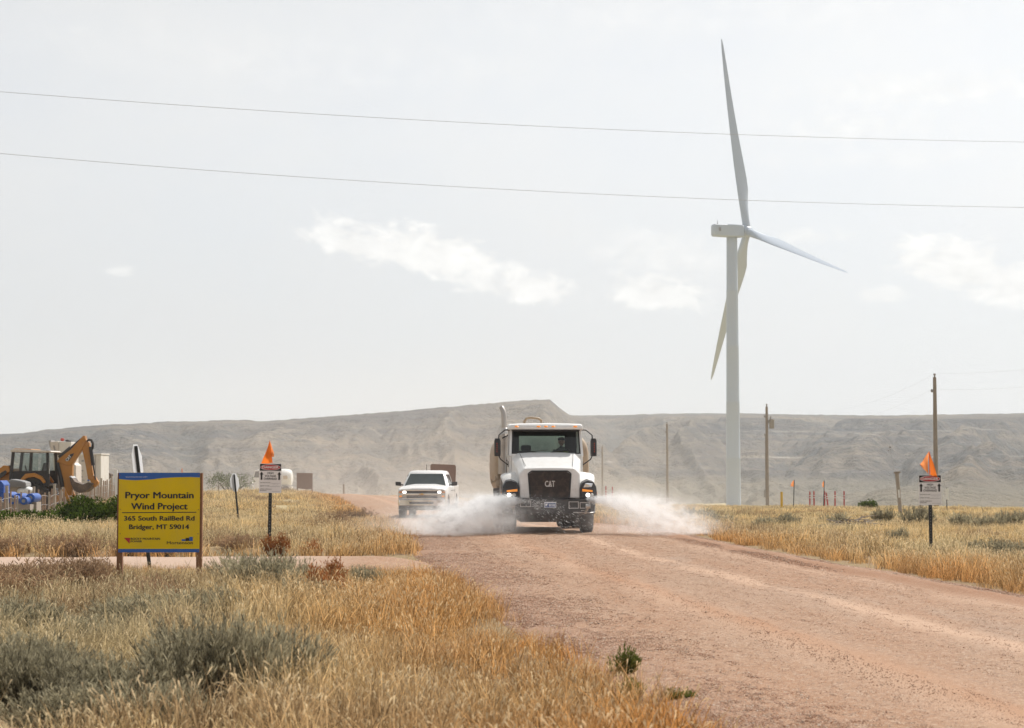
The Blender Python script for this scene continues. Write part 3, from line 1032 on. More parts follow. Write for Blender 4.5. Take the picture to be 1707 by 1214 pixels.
# roof with visor lip and marker lamps
def roof_ring(y, hw, z0_, z1_, rnd):
    pr = [(0, z1_ + 0.02), (hw * 0.6, z1_ + 0.012), (hw - rnd, z1_), (hw - rnd * 0.3, z1_ - rnd * 0.3), (hw, z1_ - rnd), (hw, z0_), (hw * 0.5, z0_)]
    return [(x, y, z) for x, z in pr] + [(-x, y, z) for x, z in reversed(pr[1:-1])] if False else [(x, y, z) for x, z in pr] + [(-x, y, z) for x, z in reversed(pr[1:])]
roof = MB().loft([roof_ring(1.66, 0.95, 2.76, 2.83, 0.05), roof_ring(1.70, 1.0, 2.745, 2.875, 0.06), roof_ring(2.0, 1.01, 2.735, 2.905, 0.07), roof_ring(3.0, 1.0, 2.735, 2.93, 0.07), roof_ring(3.22, 0.97, 2.745, 2.90, 0.06)])
rf = roof.build('roof', 'white_paint', tr, True, 0.012)
for x in (-0.79, -0.20, 0.0, 0.20, 0.79):
    MB().sphere((x, 1.665, 2.825), (0.060, 0.045, 0.024), 12, 6).build('marker_light', 'amber', rf, True)
# windshield with black border
wsm = MB().raw([(-0.925, 1.66, 2.085), (0.925, 1.66, 2.085), (0.90, 1.93, 2.735), (-0.90, 1.93, 2.735)], [(0, 1, 2, 3)])
ws = wsm.build('windshield', 'windshield', tr)
q = MB()
q.bar((-0.93, 1.645, 2.095), (0.93, 1.645, 2.095), 0.03, 0.055).bar((-0.90, 1.90, 2.72), (0.90, 1.90, 2.72), 0.03, 0.05)
q.bar((-0.915, 1.645, 2.07), (-0.89, 1.905, 2.74), 0.045, 0.02, (0, 1, 0)).bar((0.915, 1.645, 2.07), (0.89, 1.905, 2.74), 0.045, 0.02, (0, 1, 0))
q.build('seal', 'black_plastic', ws)
MB().bar((-0.55, 1.642, 2.13), (0.05, 1.70, 2.20), 0.015, 0.015).build('wiper', 'black_plastic', tr)
MB().bar((0.12, 1.642, 2.13), (0.72, 1.70, 2.20), 0.015, 0.015).build('wiper', 'black_plastic', tr)
for sx in (-1, 1):
    dr = MB().box(min(sx * 0.988, sx * 1.0), max(sx * 0.988, sx * 1.0), 1.80, 2.92, 1.10, 2.04).build('door', 'white_paint', tr, False, 0.006)
    MB().raw([(sx * 0.965, 1.80, 2.05), (sx * 0.965, 2.92, 2.05), (sx * 0.935, 2.95, 2.74), (sx * 0.935, 1.98, 2.74)], [(0, 1, 2, 3)]).build('window', 'cab_glass', dr)
    MB().box(min(sx * 1.0, sx * 1.02), max(sx * 1.0, sx * 1.02), 2.70, 2.86, 1.90, 1.94).build('handle', 'black_plastic', dr)
    # grab rail behind door
    MB().tube([(sx * 0.99, 3.24, 1.3), (sx * 1.03, 3.28, 1.4), (sx * 1.03, 3.28, 2.5), (sx * 0.99, 3.24, 2.6)], 0.015, 8).build('grab_rail', 'steel', tr, True)
    # mirror on tubular arms
    mr = MB().loft([[(sx * (1.30 + dx), 1.86 + dy, z) for dx, dy in ((-0.085, 0.02), (-0.06, -0.05), (0.06, -0.05), (0.085, 0.02), (0.07, 0.06), (-0.07, 0.06))] for z in (2.03, 2.06)] +
                   [[(sx * (1.30 + dx * 1.06), 1.86 + dy * 1.1, z) for dx, dy in ((-0.085, 0.02), (-0.06, -0.05), (0.06, -0.05), (0.085, 0.02), (0.07, 0.06), (-0.07, 0.06))] for z in (2.09, 2.44)] +
                   [[(sx * (1.30 + dx * 0.9), 1.86 + dy, z) for dx, dy in ((-0.085, 0.02), (-0.06, -0.05), (0.06, -0.05), (0.085, 0.02), (0.07, 0.06), (-0.07, 0.06))] for z in (2.49, 2.51)]).build('mirror', 'black_plastic', tr, True, 0.01)
    MB().tube([(sx * 1.27, 1.88, 2.47), (sx * 1.26, 1.88, 2.60), (sx * 1.10, 1.92, 2.735), (sx * 0.96, 1.94, 2.745)], 0.017, 8).build('arm', 'black_plastic', mr, True)
    MB().tube([(sx * 1.27, 1.88, 2.06), (sx * 1.22, 1.88, 1.95), (sx * 1.02, 1.92, 1.80), (sx * 0.96, 1.94, 1.80)], 0.017, 8).build('arm', 'black_plastic', mr, True)
    MB().box(min(sx * 0.94, sx * 1.02), max(sx * 0.94, sx * 1.02), 1.88, 1.98, 1.74, 1.90).build('arm_bracket', 'black_plastic', mr, False, 0.01)
    for k in range(5):
        MB().box(sx * 1.315 - 0.012, sx * 1.315 + 0.012, 1.795, 1.808, 2.14 + k * 0.055, 2.165 + k * 0.055).build('signal_lamp', 'red_lens', mr)
# inside the cab
MB().loft([[(-0.9, 1.70, 1.45), (0.9, 1.70, 1.45), (0.9, 1.70, 2.10), (-0.9, 1.70, 2.10)], [(-0.9, 2.0, 1.45), (0.9, 2.0, 1.45), (0.9, 2.0, 2.13), (-0.9, 2.0, 2.13)]]).build('dashboard', 'interior', tr, False, 0.02)
for sx in (-1, 1):
    st_ = MB().box(sx * 0.48 - 0.25, sx * 0.48 + 0.25, 2.35, 2.85, 1.45, 1.62).box(sx * 0.48 - 0.24, sx * 0.48 + 0.24, 2.80, 2.94, 1.55, 2.18)
    if sx < 0:
        st_.box(-0.62, -0.34, 2.82, 2.92, 2.18, 2.34)
    st_.build('seat', 'interior', tr, False, 0.04, 3)
sw = MB()
ringp = []
for k in range(25):
    a = 2 * math.pi * k / 24
    ringp.append((0.48 + 0.22 * math.cos(a), 2.13 + 0.10 * math.sin(a), 2.08 + 0.19 * math.sin(a)))
sw.tube(ringp, 0.017, 8, False).bar((0.48, 1.98, 1.95), (0.48, 2.12, 2.07), 0.05, 0.05).bar((0.28, 2.13, 2.08), (0.68, 2.13, 2.08), 0.03, 0.02)
sw.build('steering_wheel', 'interior', tr, True)
MB().box(-0.25, -0.05, 1.72, 1.95, 2.135, 2.15).box(0.0, 0.2, 1.75, 1.92, 2.135, 2.146).build('dash_papers', 'paper', tr)
# exhaust stack and its shield, intake, side valves on the image-left side
ex = MB().tube([(-1.06, 3.42, 1.2), (-1.06, 3.42, 2.9), (-1.065, 3.43, 3.18), (-1.09, 3.47, 3.31), (-1.13, 3.54, 3.40)], [0.075, 0.075, 0.075, 0.072, 0.068], 16).build('exhaust_stack', 'exhaust_steel', tr, True)
MB().lathe([(1.55, 0.02), (1.55, 0.14), (2.62, 0.14), (2.64, 0.10), (2.64, 0.02)], 'z', 18, (-1.08, 3.42, 0)).build('heat_shield', 'exhaust_steel', ex, True)
MB().lathe([(2.66, 0.09), (2.70, 0.088), (2.82, 0.088), (2.84, 0.06)], 'z', 16, (-1.06, 3.42, 0)).build('collar', 'steel', ex, True)
MB().tube([(-0.97, 3.0, 2.62), (-1.12, 3.1, 2.54)], 0.02, 8).build('stay', 'black_plastic', ex)
q = MB().tube([(-1.30, 3.75, 1.40), (-1.12, 3.75, 1.40)], 0.09, 12).tube([(-1.22, 3.72, 1.55), (-1.22, 3.72, 1.2)], 0.06, 12).tube([(-1.40, 3.70, 1.33), (-1.24, 3.72, 1.36)], 0.02, 8).tube([(-1.40, 3.70, 1.40), (-1.40, 3.70, 1.28)], 0.02, 8).sphere((-1.2, 3.72, 1.28), 0.11)
q.build('side_valve', 'tank_tan', tr, True)
MB().box(-1.34, -1.02, 3.7, 4.3, 0.55, 1.15).build('tool_box', 'underbody', tr, False, 0.02)


# water tank: rounded oval body
def tank_ring(y, k):
    pts = []
    for i in range(40):
        a = 2 * math.pi * i / 40
        ca, sa = math.cos(a), math.sin(a)
        e = 2 / 3.6
        pts.append((1.33 * k * math.copysign(abs(ca) ** e, ca), y, 1.80 + 0.97 * k * math.copysign(abs(sa) ** e, sa)))
    return pts


tk = MB().loft([tank_ring(3.62, 0.55), tank_ring(3.66, 0.86), tank_ring(3.74, 0.965), tank_ring(3.84, 1.0), tank_ring(8.0, 1.0), tank_ring(8.1, 0.965), tank_ring(8.18, 0.86), tank_ring(8.22, 0.55)]).build('tank', 'tank_tan', tr, True)
for y in (4.6, 5.8, 7.0):
    q = MB().loft([tank_ring(y, 1.012), tank_ring(y + 0.06, 1.012)], False)
    q.build('band', 'tank_tan', tk, True)
MB().box(-0.75, 0.75, 3.585, 3.63, 1.35, 2.62).build('tank_front', 'tank_end', tk, False, 0.02)
MB().tube([(-0.42, 5.0, 2.70), (-0.42, 5.0, 3.05), (-0.36, 5.0, 3.14), (-0.25, 5.0, 3.16), (-0.02, 5.0, 3.14), (0.06, 5.0, 3.08), (0.08, 5.0, 2.70)], 0.035, 10).build('fill_hoop', 'tank_tan', tk, True)
MB().lathe([(2.72, 0.34), (2.86, 0.34), (2.89, 0.30), (2.89, 0.02)], 'z', 20, (-0.1, 5.4, 0)).build('hatch', 'tank_tan', tk, True)
# spray nozzles under the front bumper
for sx in (-1, 1):
    MB().tube([(sx * 0.80, 0.25, 0.50), (sx * 0.92, -0.05, 0.55), (sx * 0.98, -0.16, 0.70)], 0.035, 10).lathe([(-0.06, 0.06), (0.06, 0.06)], 'x', 12, (sx * 0.98, -0.18, 0.72)).build('spray_nozzle', 'steel', tr, True)


# ------------------------------------------------------------------ driver: one skinned figure, seated
def skin_body(name, joints, edges, radii, mat, parent=None, root=0):
    me = bpy.data.meshes.new(name)
    me.from_pydata(joints, edges, [])
    o = bpy.data.objects.new(name, me)
    link(o, parent)
    md = o.modifiers.new('skin', 'SKIN')
    md.use_smooth_shade = True
    for i, r in enumerate(radii):
        me.skin_vertices[0].data[i].radius = (r, r) if not isinstance(r, tuple) else r
        me.skin_vertices[0].data[i].use_root = (i == root)
    o.modifiers.new('sub', 'SUBSURF').levels = 1
    me.materials.append(MATS[mat])
    return o


pv = tr.matrix_basis @ Vector((0.48, 2.62, 1.64))
Mw = Matrix.Translation(TL) @ Matrix.Rotation(TRZ, 4, 'Z')
pv = Mw @ Vector((0.48, 2.62, 1.64))
drv = thing('person', 'person in dark shirt and cap driving the white water truck', 'person', pv, TRZ)
J = [(0, 0, 0.08), (0, 0.03, 0.26), (0, 0.04, 0.46), (0, 0.02, 0.60), (0, 0.0, 0.69),                      # pelvis..neck..head base
     (-0.19, 0.02, 0.53), (-0.27, -0.10, 0.32), (-0.18, -0.36, 0.38), (-0.16, -0.43, 0.41),
     (0.19, 0.02, 0.53), (0.27, -0.10, 0.32), (0.18, -0.36, 0.38), (0.16, -0.43, 0.41),
     (-0.10, -0.02, 0.07), (-0.14, -0.42, 0.07), (-0.14, -0.48, -0.30), (0.10, -0.02, 0.07), (0.14, -0.42, 0.07), (0.14, -0.48, -0.30)]
E = [(0, 1), (1, 2), (2, 3), (3, 4), (2, 5), (5, 6), (6, 7), (7, 8), (2, 9), (9, 10), (10, 11), (11, 12), (0, 13), (13, 14), (14, 15), (0, 16), (16, 17), (17, 18)]
RD = [0.16, 0.16, 0.17, 0.07, 0.06, 0.075, 0.055, 0.042, 0.035, 0.075, 0.055, 0.042, 0.035, 0.10, 0.075, 0.055, 0.10, 0.075, 0.055]
skin_body('body', J, E, RD, 'shirt', drv)
hd = MB().sphere((0, -0.02, 0.79), (0.078, 0.098, 0.118), 16, 12)
hd.sphere((0, -0.118, 0.78), (0.016, 0.022, 0.022), 8, 6).sphere((-0.08, -0.01, 0.785), (0.012, 0.022, 0.032), 8, 6).sphere((0.08, -0.01, 0.785), (0.012, 0.022, 0.032), 8, 6)
hdo = hd.build('head', 'skin', drv, True)
MB().sphere((-0.03, -0.105, 0.805), 0.013, 8, 6).build('eye', 'hair', hdo)
MB().sphere((0.03, -0.105, 0.805), 0.013, 8, 6).build('eye', 'hair', hdo)
MB().box(-0.025, 0.025, -0.116, -0.10, 0.735, 0.742).build('mouth', 'hair', hdo)
MB().lathe([(0.83, 0.10), (0.87, 0.098), (0.905, 0.075), (0.92, 0.02)], 'z', 18, (0, -0.015, 0)).box(-0.07, 0.07, -0.20, -0.09, 0.832, 0.842).build('cap', 'hair', drv, True)
vs = MB()
vs.loft([[(sx_ * x, y, z) for x, y in ((0.175, -0.15), (0.185, 0.16))] + [(sx_ * x, y, z) for x, y in ((0.02, 0.20), (0.05, -0.165))] for z in (0.16, 0.30, 0.42, 0.52) for sx_ in (1,)])
vs.loft([[(-x, y, z) for x, y in ((0.175, -0.15), (0.185, 0.16))] + [(-x, y, z) for x, y in ((0.02, 0.20), (0.05, -0.165))] for z in (0.16, 0.30, 0.42, 0.52)])
vs.build('vest', 'vest', drv, True)
for sx in (-1, 1):   # hands closed on the wheel: palm, four fingers, thumb
    h = MB().sphere((sx * 0.16, -0.45, 0.415), (0.038, 0.045, 0.03), 10, 8)
    for k in range(4):
        x = sx * (0.135 + k * 0.017)
        ln = (0.040, 0.048, 0.045, 0.034)[k]
        h.tube([(x, -0.475, 0.43), (x, -0.475 - ln * 0.7, 0.425), (x, -0.475 - ln, 0.40), (x, -0.475 - ln * 0.6, 0.385)], [0.009, 0.009, 0.008, 0.007], 6)
    h.tube([(sx * 0.13, -0.44, 0.42), (sx * 0.105, -0.47, 0.425), (sx * 0.10, -0.495, 0.41)], [0.011, 0.010, 0.008], 6)
    h.build('hand', 'skin', drv, True)


# ------------------------------------------------------------------ pickup
PD = 79.0
PX = at_px(703, 840, PD).x
pk = thing('pickup_truck', 'white crew cab pickup with headlights on following behind the water truck', 'truck', (PX, PD, float(base_z(PX, PD)) + 0.05), R(-3.4))


def pring(y, hw, z0_, z1_, r=0.07, tumble=0.0):
    pr = [(hw - 0.05, z0_), (hw, z0_ + 0.08), (hw, (z0_ + z1_) / 2), (hw - tumble * 0.6, z1_ - r), (hw - tumble - r * 0.35, z1_ - r * 0.3), (hw - tumble - r, z1_)]
    return [(x, y, z) for x, z in pr] + [(-x, y, z) for x, z in reversed(pr)]


MB().loft([pring(0.10, 0.96, 0.55, 1.16, 0.05), pring(0.22, 1.0, 0.52, 1.22, 0.06), pring(0.9, 1.015, 0.5, 1.27, 0.07), pring(1.5, 1.015, 0.48, 1.30, 0.07), pring(3.8, 1.015, 0.48, 1.28, 0.06), pring(3.86, 1.0, 0.5, 1.27, 0.05)]).build('body', 'white_paint', pk, True, 0.01)
bed = MB()
for sx in (-1, 1):
    x0, x1 = sorted((sx * 0.92, sx * 1.01))
    bed.box(x0, x1, 3.90, 5.90, 0.55, 1.30)
bed.box(-0.92, 0.92, 3.90, 5.85, 0.60, 0.72).box(-0.92, 0.92, 5.84, 5.90, 0.72, 1.28).box(-0.92, 0.92, 3.90, 3.96, 0.72, 1.28)
bed.build('cargo_bed', 'white_paint', pk, False, 0.015)
# hood with a power dome
def hring(y, hw, z): return [(-hw, y, z - 0.06), (-hw * 0.8, y, z), (-hw * 0.45, y, z + 0.045), (hw * 0.45, y, z + 0.045), (hw * 0.8, y, z), (hw, y, z - 0.06), (hw, y, z - 0.12), (-hw, y, z - 0.12)]
MB().loft([hring(0.12, 0.90, 1.16), hring(0.25, 0.95, 1.235), hring(0.9, 0.97, 1.29), hring(1.5, 0.95, 1.345)]).build('hood', 'white_paint', pk, True)
# cab greenhouse
def cring(y0, y1, z, hw, fr): return [(-hw + 0.12, y0, z), (hw - 0.12, y0, z), (hw, y0 + fr, z), (hw, y1 - 0.05, z), (hw - 0.06, y1, z), (-hw + 0.06, y1, z), (-hw, y1 - 0.05, z), (-hw, y0 + fr, z)]
cabg = MB().loft([cring(1.42, 3.84, 1.27, 0.97, 0.12), cring(1.95, 3.74, 1.72, 0.82, 0.12), cring(2.12, 3.66, 1.88, 0.76, 0.10), cring(2.20, 3.60, 1.93, 0.70, 0.08), cring(2.5, 3.4, 1.955, 0.5, 0.05)]).build('cab', 'white_paint', pk, True)
def lerp(a, b_, f): return tuple(a[i] + (b_[i] - a[i]) * f for i in range(3))
def wpt(f, side):  # windshield edge
    a, b_ = (side * 0.86, 1.40, 1.30), (side * 0.69, 1.98, 1.80)
    return lerp(a, b_, f)
wsq = [wpt(0.06, -1), wpt(0.06, 1), wpt(1.0, 1), wpt(1.0, -1)]
MB().loft([[(p[0], p[1] - 0.02, p[2] + 0.015) for p in wsq], [(p[0], p[1] + 0.03, p[2] - 0.02) for p in wsq]]).build('windshield', 'dark_glass', pk)
MB().loft([[(-0.32, 1.50, 1.365), (0.05, 1.50, 1.365), (0.03, 1.56, 1.412), (-0.30, 1.56, 1.412)], [(-0.32, 1.485, 1.37), (0.05, 1.485, 1.37), (0.03, 1.545, 1.417), (-0.30, 1.545, 1.417)]]).build('dash_paper', 'paper', pk)
for sx in (-1, 1):
    for (ya, yb, yc, yd) in ((1.72, 2.58, 2.58, 2.10), (2.66, 3.60, 3.52, 2.66)):
        q = [(0.955, ya, 1.32), (0.955, yb, 1.32), (0.80, yc, 1.78), (0.80, yd, 1.78)]
        MB().loft([[(sx * (x + 0.004), y, z) for x, y, z in q], [(sx * (x - 0.03), y, z) for x, y, z in q]]).build('side_window', 'dark_glass', pk)
    MB().box(min(sx * 1.015, sx * 1.04), max(sx * 1.015, sx * 1.04), 2.35, 2.55, 1.09, 1.13).build('door_handle', 'black_plastic', pk)
    MB().box(min(sx * 1.015, sx * 1.04), max(sx * 1.015, sx * 1.04), 3.35, 3.55, 1.09, 1.13).build('door_handle', 'black_plastic', pk)
    for y_ in (1.62, 2.62, 3.66):
        MB().box(min(sx * 1.012, sx * 1.0185), max(sx * 1.012, sx * 1.0185), y_, y_ + 0.014, 0.58, 1.26).build('door_seam', 'grey_mat', pk)
    MB().loft([[(sx * x, 1.78, z) for x, z in ((1.06, 1.30), (1.30, 1.32), (1.31, 1.48), (1.08, 1.47))], [(sx * x, 1.92, z) for x, z in ((1.06, 1.30), (1.29, 1.32), (1.30, 1.48), (1.08, 1.47))]]).bar((sx * 0.95, 1.86, 1.33), (sx * 1.08, 1.86, 1.36), 0.05, 0.05).build('mirror', 'black_plastic', pk, False, 0.02)
    hl = MB().box(min(sx * 0.62, sx * 0.97), max(sx * 0.62, sx * 0.97), 0.06, 0.24, 0.86, 1.10).build('headlight', 'lamp_off', pk, False, 0.02)
    MB().sphere((sx * 0.72, 0.06, 1.06), (0.075, 0.03, 0.055), 12, 8).build('lamp', 'lamp_lit', hl, True)
    MB().box(min(sx * 0.82, sx * 0.955), max(sx * 0.82, sx * 0.955), 0.046, 0.07, 1.03, 1.09).build('side_lamp', 'amber_dull', hl, False, 0.01)
    MB().box(min(sx * 0.82, sx * 0.93), max(sx * 0.82, sx * 0.93), 0.046, 0.07, 0.86, 0.92).build('turn_signal', 'amber', hl, False, 0.01)
    # wheel wells and wheels
    for yw in (1.02, 4.75):
        MB().lathe([(-0.004, 0.02), (-0.004, 0.50), (0.006, 0.50), (0.006, 0.02)], 'x', 28, (sx * 1.016, yw, 0.46)).build('wheel_arch', 'underbody', pk)
        wheel(pk, sx * 0.90, yw, 0.41, 0.27, sx)
gb = MB().box(-0.63, 0.63, 0.055, 0.2, 0.80, 1.14).build('grille', 'black_plastic', pk, False, 0.01)
MB().box(-0.84, 0.84, 0.02, 0.10, 0.93, 1.015).build('grille_bar', 'chrome', gb, False, 0.012)
MB().box(-0.86, 0.86, 0.03, 0.12, 1.105, 1.18).build('grille_bar', 'chrome', gb, False, 0.012)
MB().box(-0.86, 0.86, 0.03, 0.12, 0.765, 0.82).build('grille_bar', 'chrome', gb, False, 0.012)
for k in range(3):
    MB().box(-0.62, 0.62, 0.046, 0.056, 0.845 + k * 0.032, 0.853 + k * 0.032).build('slat', 'steel', gb)
MB().prism([(-0.11, 0.96), (-0.04, 0.96), (-0.035, 0.94), (0.045, 0.94), (0.05, 0.96), (0.11, 0.96), (0.095, 0.995), (0.045, 0.995), (0.04, 1.015), (-0.04, 1.015), (-0.045, 0.995), (-0.095, 0.995)], 'y', 0.015, 0.035).build('emblem', 'gold', gb)
bp2 = MB().loft([[(-1.0, 0.20, z), (-0.93, 0.0, z), (-0.55, -0.08, z), (0.55, -0.08, z), (0.93, 0.0, z), (1.0, 0.20, z), (1.0, 0.35, z), (-1.0, 0.35, z)] for z in (0.50, 0.76)]).build('bumper', 'chrome', pk, True, 0.02)
MB().box(-0.5, 0.5, -0.092, -0.075, 0.57, 0.67).build('air_intake', 'black_plastic', bp2, False, 0.005)
MB().box(-0.9, 0.9, 0.02, 5.7, 0.34, 0.52).box(-0.85, 0.85, 0.95, 1.08, 0.30, 0.42).box(-0.8, 0.8, 4.7, 4.8, 0.32, 0.44).build('chassis', 'underbody', pk, False, 0.02)
MB().tube([(-0.10, 2.9, 1.93), (-0.10, 2.9, 2.20)], 0.012, 6).build('antenna', 'black_plastic', pk)
rb = MB().loft([[(x, y, z) for x, z in ((-0.08, 1.30), (1.0, 1.28), (1.02, 2.14), (0.97, 2.20), (-0.03, 2.24), (-0.09, 2.19))] for y in (4.35, 4.43)]).build('signal_board', 'board_brown', pk, False, 0.02)
MB().bar((0.1, 4.46, 0.9), (0.1, 4.46, 2.0), 0.06, 0.06).build('board_post', 'black_plastic', rb)
MB().bar((0.85, 4.46, 0.9), (0.85, 4.46, 2.0), 0.06, 0.06).build('board_post', 'black_plastic', rb)
MB().box(0.98, 1.04, 4.34, 4.42, 1.33, 1.42).build('side_lamp', 'red_lens', rb)


# ------------------------------------------------------------------ wind turbine
WD = 571.0
hubc = at_px(1245, 386, WD)
PSI, TILT = R(15.44), R(4.75)
axis_h = Vector((math.cos(PSI), math.sin(PSI), 0.0))
rot_u = Vector((math.sin(PSI), -math.cos(PSI), 0.0))
axis_n = axis_h * math.cos(TILT) + Vector((0, 0, math.sin(TILT)))
rot_w = Vector((0, 0, math.cos(TILT))) - axis_h * math.sin(TILT)
twr = at_px(1220, 400, WD)
wt = thing('wind_turbine', 'tall white three bladed wind turbine standing on the plain beyond the truck', 'wind turbine', (twr.x, WD, -11.0))
ht = at_px(1220, 393, WD).z + 11.0
q = MB()
prof = []
for k in range(5):
    f = k / 5
    z = ht * f
    r = 2.2 + (1.58 - 2.2) * f
    prof += [(z, r + 0.02), (z + 0.12, r + 0.05), (z + 0.3, r)]
prof += [(ht - 0.1, 1.6), (ht, 1.58)]
q.lathe([(0, 0.1)] + prof + [(ht, 0.1)], 'z', 48).build('tower', 'turbine_white', wt, True)
MB().box(-0.45, 0.45, -2.28, -2.15, 0.8, 3.0).build('tower_door', 'turbine_grey', wt)
# nacelle box along the axis, in local coordinates of the tower
tl = Vector((twr.x, WD, -11.0))
hl_ = hubc - tl


def nac(a, s, z): return hl_ + axis_h * a + rot_u * s + Vector((0, 0, z))


def nring(a, hs, z0_, z1_, r):
    pr = [(-hs + r, z0_), (hs - r, z0_), (hs, z0_ + r), (hs, z1_ - r), (hs - r, z1_), (-hs + r, z1_), (-hs, z1_ - r), (-hs, z0_ + r)]
    return [nac(a, s, z) for s, z in pr]


no = MB().loft([nring(-10.9, 1.35, -1.55, 1.6, 0.4), nring(-10.6, 1.6, -1.75, 1.8, 0.3), nring(-4, 1.7, -1.9, 1.75, 0.25), nring(-1.6, 1.7, -1.85, 1.6, 0.3), nring(-1.4, 1.5, -1.6, 1.4, 0.5)]).build('nacelle', 'turbine_white', wt, True)
q = MB()
q.raw([nac(-9.6, 1.66, -0.35), nac(-8.9, 1.66, -0.35), nac(-8.9, 1.66, 0.75), nac(-9.6, 1.66, 0.75)], [(0, 1, 2, 3)])
q.build('vent', 'turbine_grey', no)
q = MB().bar(nac(-6.8, 0.2, 1.76), nac(-4.6, 0.2, 1.74), 1.0, 0.16)
q.build('roof_hatch', 'turbine_grey', no)
MB().tube([nac(-9.4, 0, 1.8), nac(-9.4, 0, 3.2)], 0.06, 6).tube([nac(-9.4, 0, 1.8), nac(-9.4, 0, 2.3)], 0.16, 8).build('wind_mast', 'turbine_grey', no)
# hub
rings = []
for a, r in ((-1.3, 1.55), (-0.8, 1.75), (0.6, 1.7), (1.5, 1.2), (2.1, 0.6), (2.3, 0.1)):
    rings.append([nac(a, r * math.cos(2 * math.pi * k / 24), r * math.sin(2 * math.pi * k / 24)) for k in range(24)])
hubo = MB().loft(rings).build('hub', 'turbine_white', wt, True)


def blade(delta):
    dirv = (rot_w * math.cos(delta) + rot_u * math.sin(delta))
    tang = (rot_u * math.cos(delta) - rot_w * math.sin(delta))
    Lb = 61.4
    rings = []
    for s in [0.0, 0.03, 0.06, 0.10, 0.15, 0.20, 0.26, 0.33, 0.42, 0.52, 0.62, 0.72, 0.82, 0.90, 0.96, 0.985, 1.0]:
        chord = np.interp(s, [0, 0.05, 0.12, 0.21, 0.30, 0.45, 0.65, 0.85, 0.97, 1.0], [2.3, 2.3, 3.1, 4.2, 3.95, 3.1, 2.2, 1.4, 0.75, 0.12])
        thick = np.interp(s, [0, 0.05, 0.12, 0.21, 0.30, 0.5, 1.0], [2.3, 2.25, 1.7, 1.15, 0.85, 0.45, 0.05])
        lead = np.interp(s, [0, 0.05, 0.21, 1.0], [0.5, 0.5, 0.32, 0.35])
        cen = hl_ + dirv * (1.4 + s * Lb) + axis_n * (0.2 + 0.9 * s + 1.7 * s * s)
        tw = -R(4) * (1 - s) - R(10)
        cdir = (axis_n * math.cos(tw) + tang * math.sin(tw))
        tdir = (tang * math.cos(tw) - axis_n * math.sin(tw))
        rnd = np.interp(s, [0, 0.06, 0.21], [1.0, 1.0, 0.0])
        ring = []
        for k in range(20):
            a = 2 * math.pi * k / 20
            xx = 0.5 - 0.5 * math.cos(a)
            af = math.copysign((1.48 * (math.sqrt(xx) * 0.97 - 0.35 * xx - 1.0 * xx**2 + 0.38 * xx**3)), math.sin(a)) if 0 < k < 20 and k != 10 else 0.0
            yc_ = (1 - rnd) * af * 0.5 + rnd * 0.5 * math.sin(a)
            ring.append(cen + cdir * ((xx - lead) * chord) + tdir * (yc_ * thick * (1.0 if rnd else 1.0)))
        rings.append(ring)
    return MB().loft(rings).build('blade', 'turbine_white', wt, True)


for dl in (-12.76, 107.24, 227.24):
    blade(R(dl))


# ------------------------------------------------------------------ utility poles and wires
def utility_pole(px, D, ytop, label, transformer=False, lean=0.0):
    top = at_px(px, ytop, D)
    g0 = gz(top.x, D) - 0.4
    h = top.z - g0
    o = thing('utility_pole', label, 'utility pole', (top.x, D, g0), 0, 'wooden utility poles along the plain', tilt=(0, lean))
    MB().tube([(0, 0, 0), (0, 0, h * 0.5), (0, 0, h)], [0.17, 0.145, 0.115], 12).build('pole', 'pole_wood', o, True)
    MB().lathe([(h, 0.05), (h + 0.14, 0.055), (h + 0.16, 0.09), (h + 0.22, 0.09), (h + 0.27, 0.03)], 'z', 10).build('insulator', 'grey_wood' if False else 'transformer', o, True)
    MB().lathe([(-0.06, 0.03), (0.0, 0.08), (0.12, 0.07), (0.16, 0.03)], 'z', 10, (-0.20, 0, h - 0.95)).bar((0, 0, h - 0.98), (-0.2, 0, h - 0.98), 0.04, 0.04).build('insulator', 'transformer', o, True)
    if transformer:
        tf = MB().lathe([(-1.15, 0.02), (-1.15, 0.20), (-1.10, 0.23), (-0.35, 0.23), (-0.30, 0.25), (-0.26, 0.22), (-0.24, 0.02)], 'z', 20, (0.45, -0.05, h - 0.9)).bar((0.1, 0, h - 1.4), (0.3, 0, h - 1.4), 0.08, 0.3).build('transformer', 'transformer', o, True)
        MB().lathe([(0, 0.05), (0.1, 0.07), (0.2, 0.04), (0.3, 0.02)], 'z', 8, (0.35, -0.05, h - 1.16)).build('bushing', 'transformer', tf, True)
        MB().box(-0.30, -0.13, -0.1, 0.1, 1.6, 2.3).tube([(-0.17, 0, 2.3), (-0.16, 0, h - 2.6)], 0.02, 6).build('meter_box', 'transformer', o)
        MB().box(-0.25, -0.1, -0.06, 0.06, h - 2.7, h - 2.5).build('cutout', 'transformer', o)
    return top


p1 = utility_pole(1558, 128.0, 629, 'tallest wooden utility pole, behind the danger sign on the far side of the road')
p2 = utility_pole(1278, 178.0, 678, 'wooden utility pole carrying a transformer can beside the wind turbine tower', True)
p3 = utility_pole(1112, 225.0, 707, 'thin wooden utility pole between the water truck and the wind turbine')
p4 = utility_pole(1004, 300.0, 745, 'faint distant utility pole next to the water truck mirror')


def wire(name, pts, sag, label, cat, r, group=None, n=40):
    path = []
    for (a, b_), sg in zip(zip(pts[:-1], pts[1:]), sag):
        for k in range(n + 1):
            f = k / n
            p = Vector(a).lerp(Vector(b_), f)
            p.z -= sg * 4 * f * (1 - f)
            if not path or (p - path[-1]).length > 1e-4:
                path.append(p)
    o = MB().tube(path, r, 5).build(name, 'wire', None, True)
    return tag(o, label, cat, group)


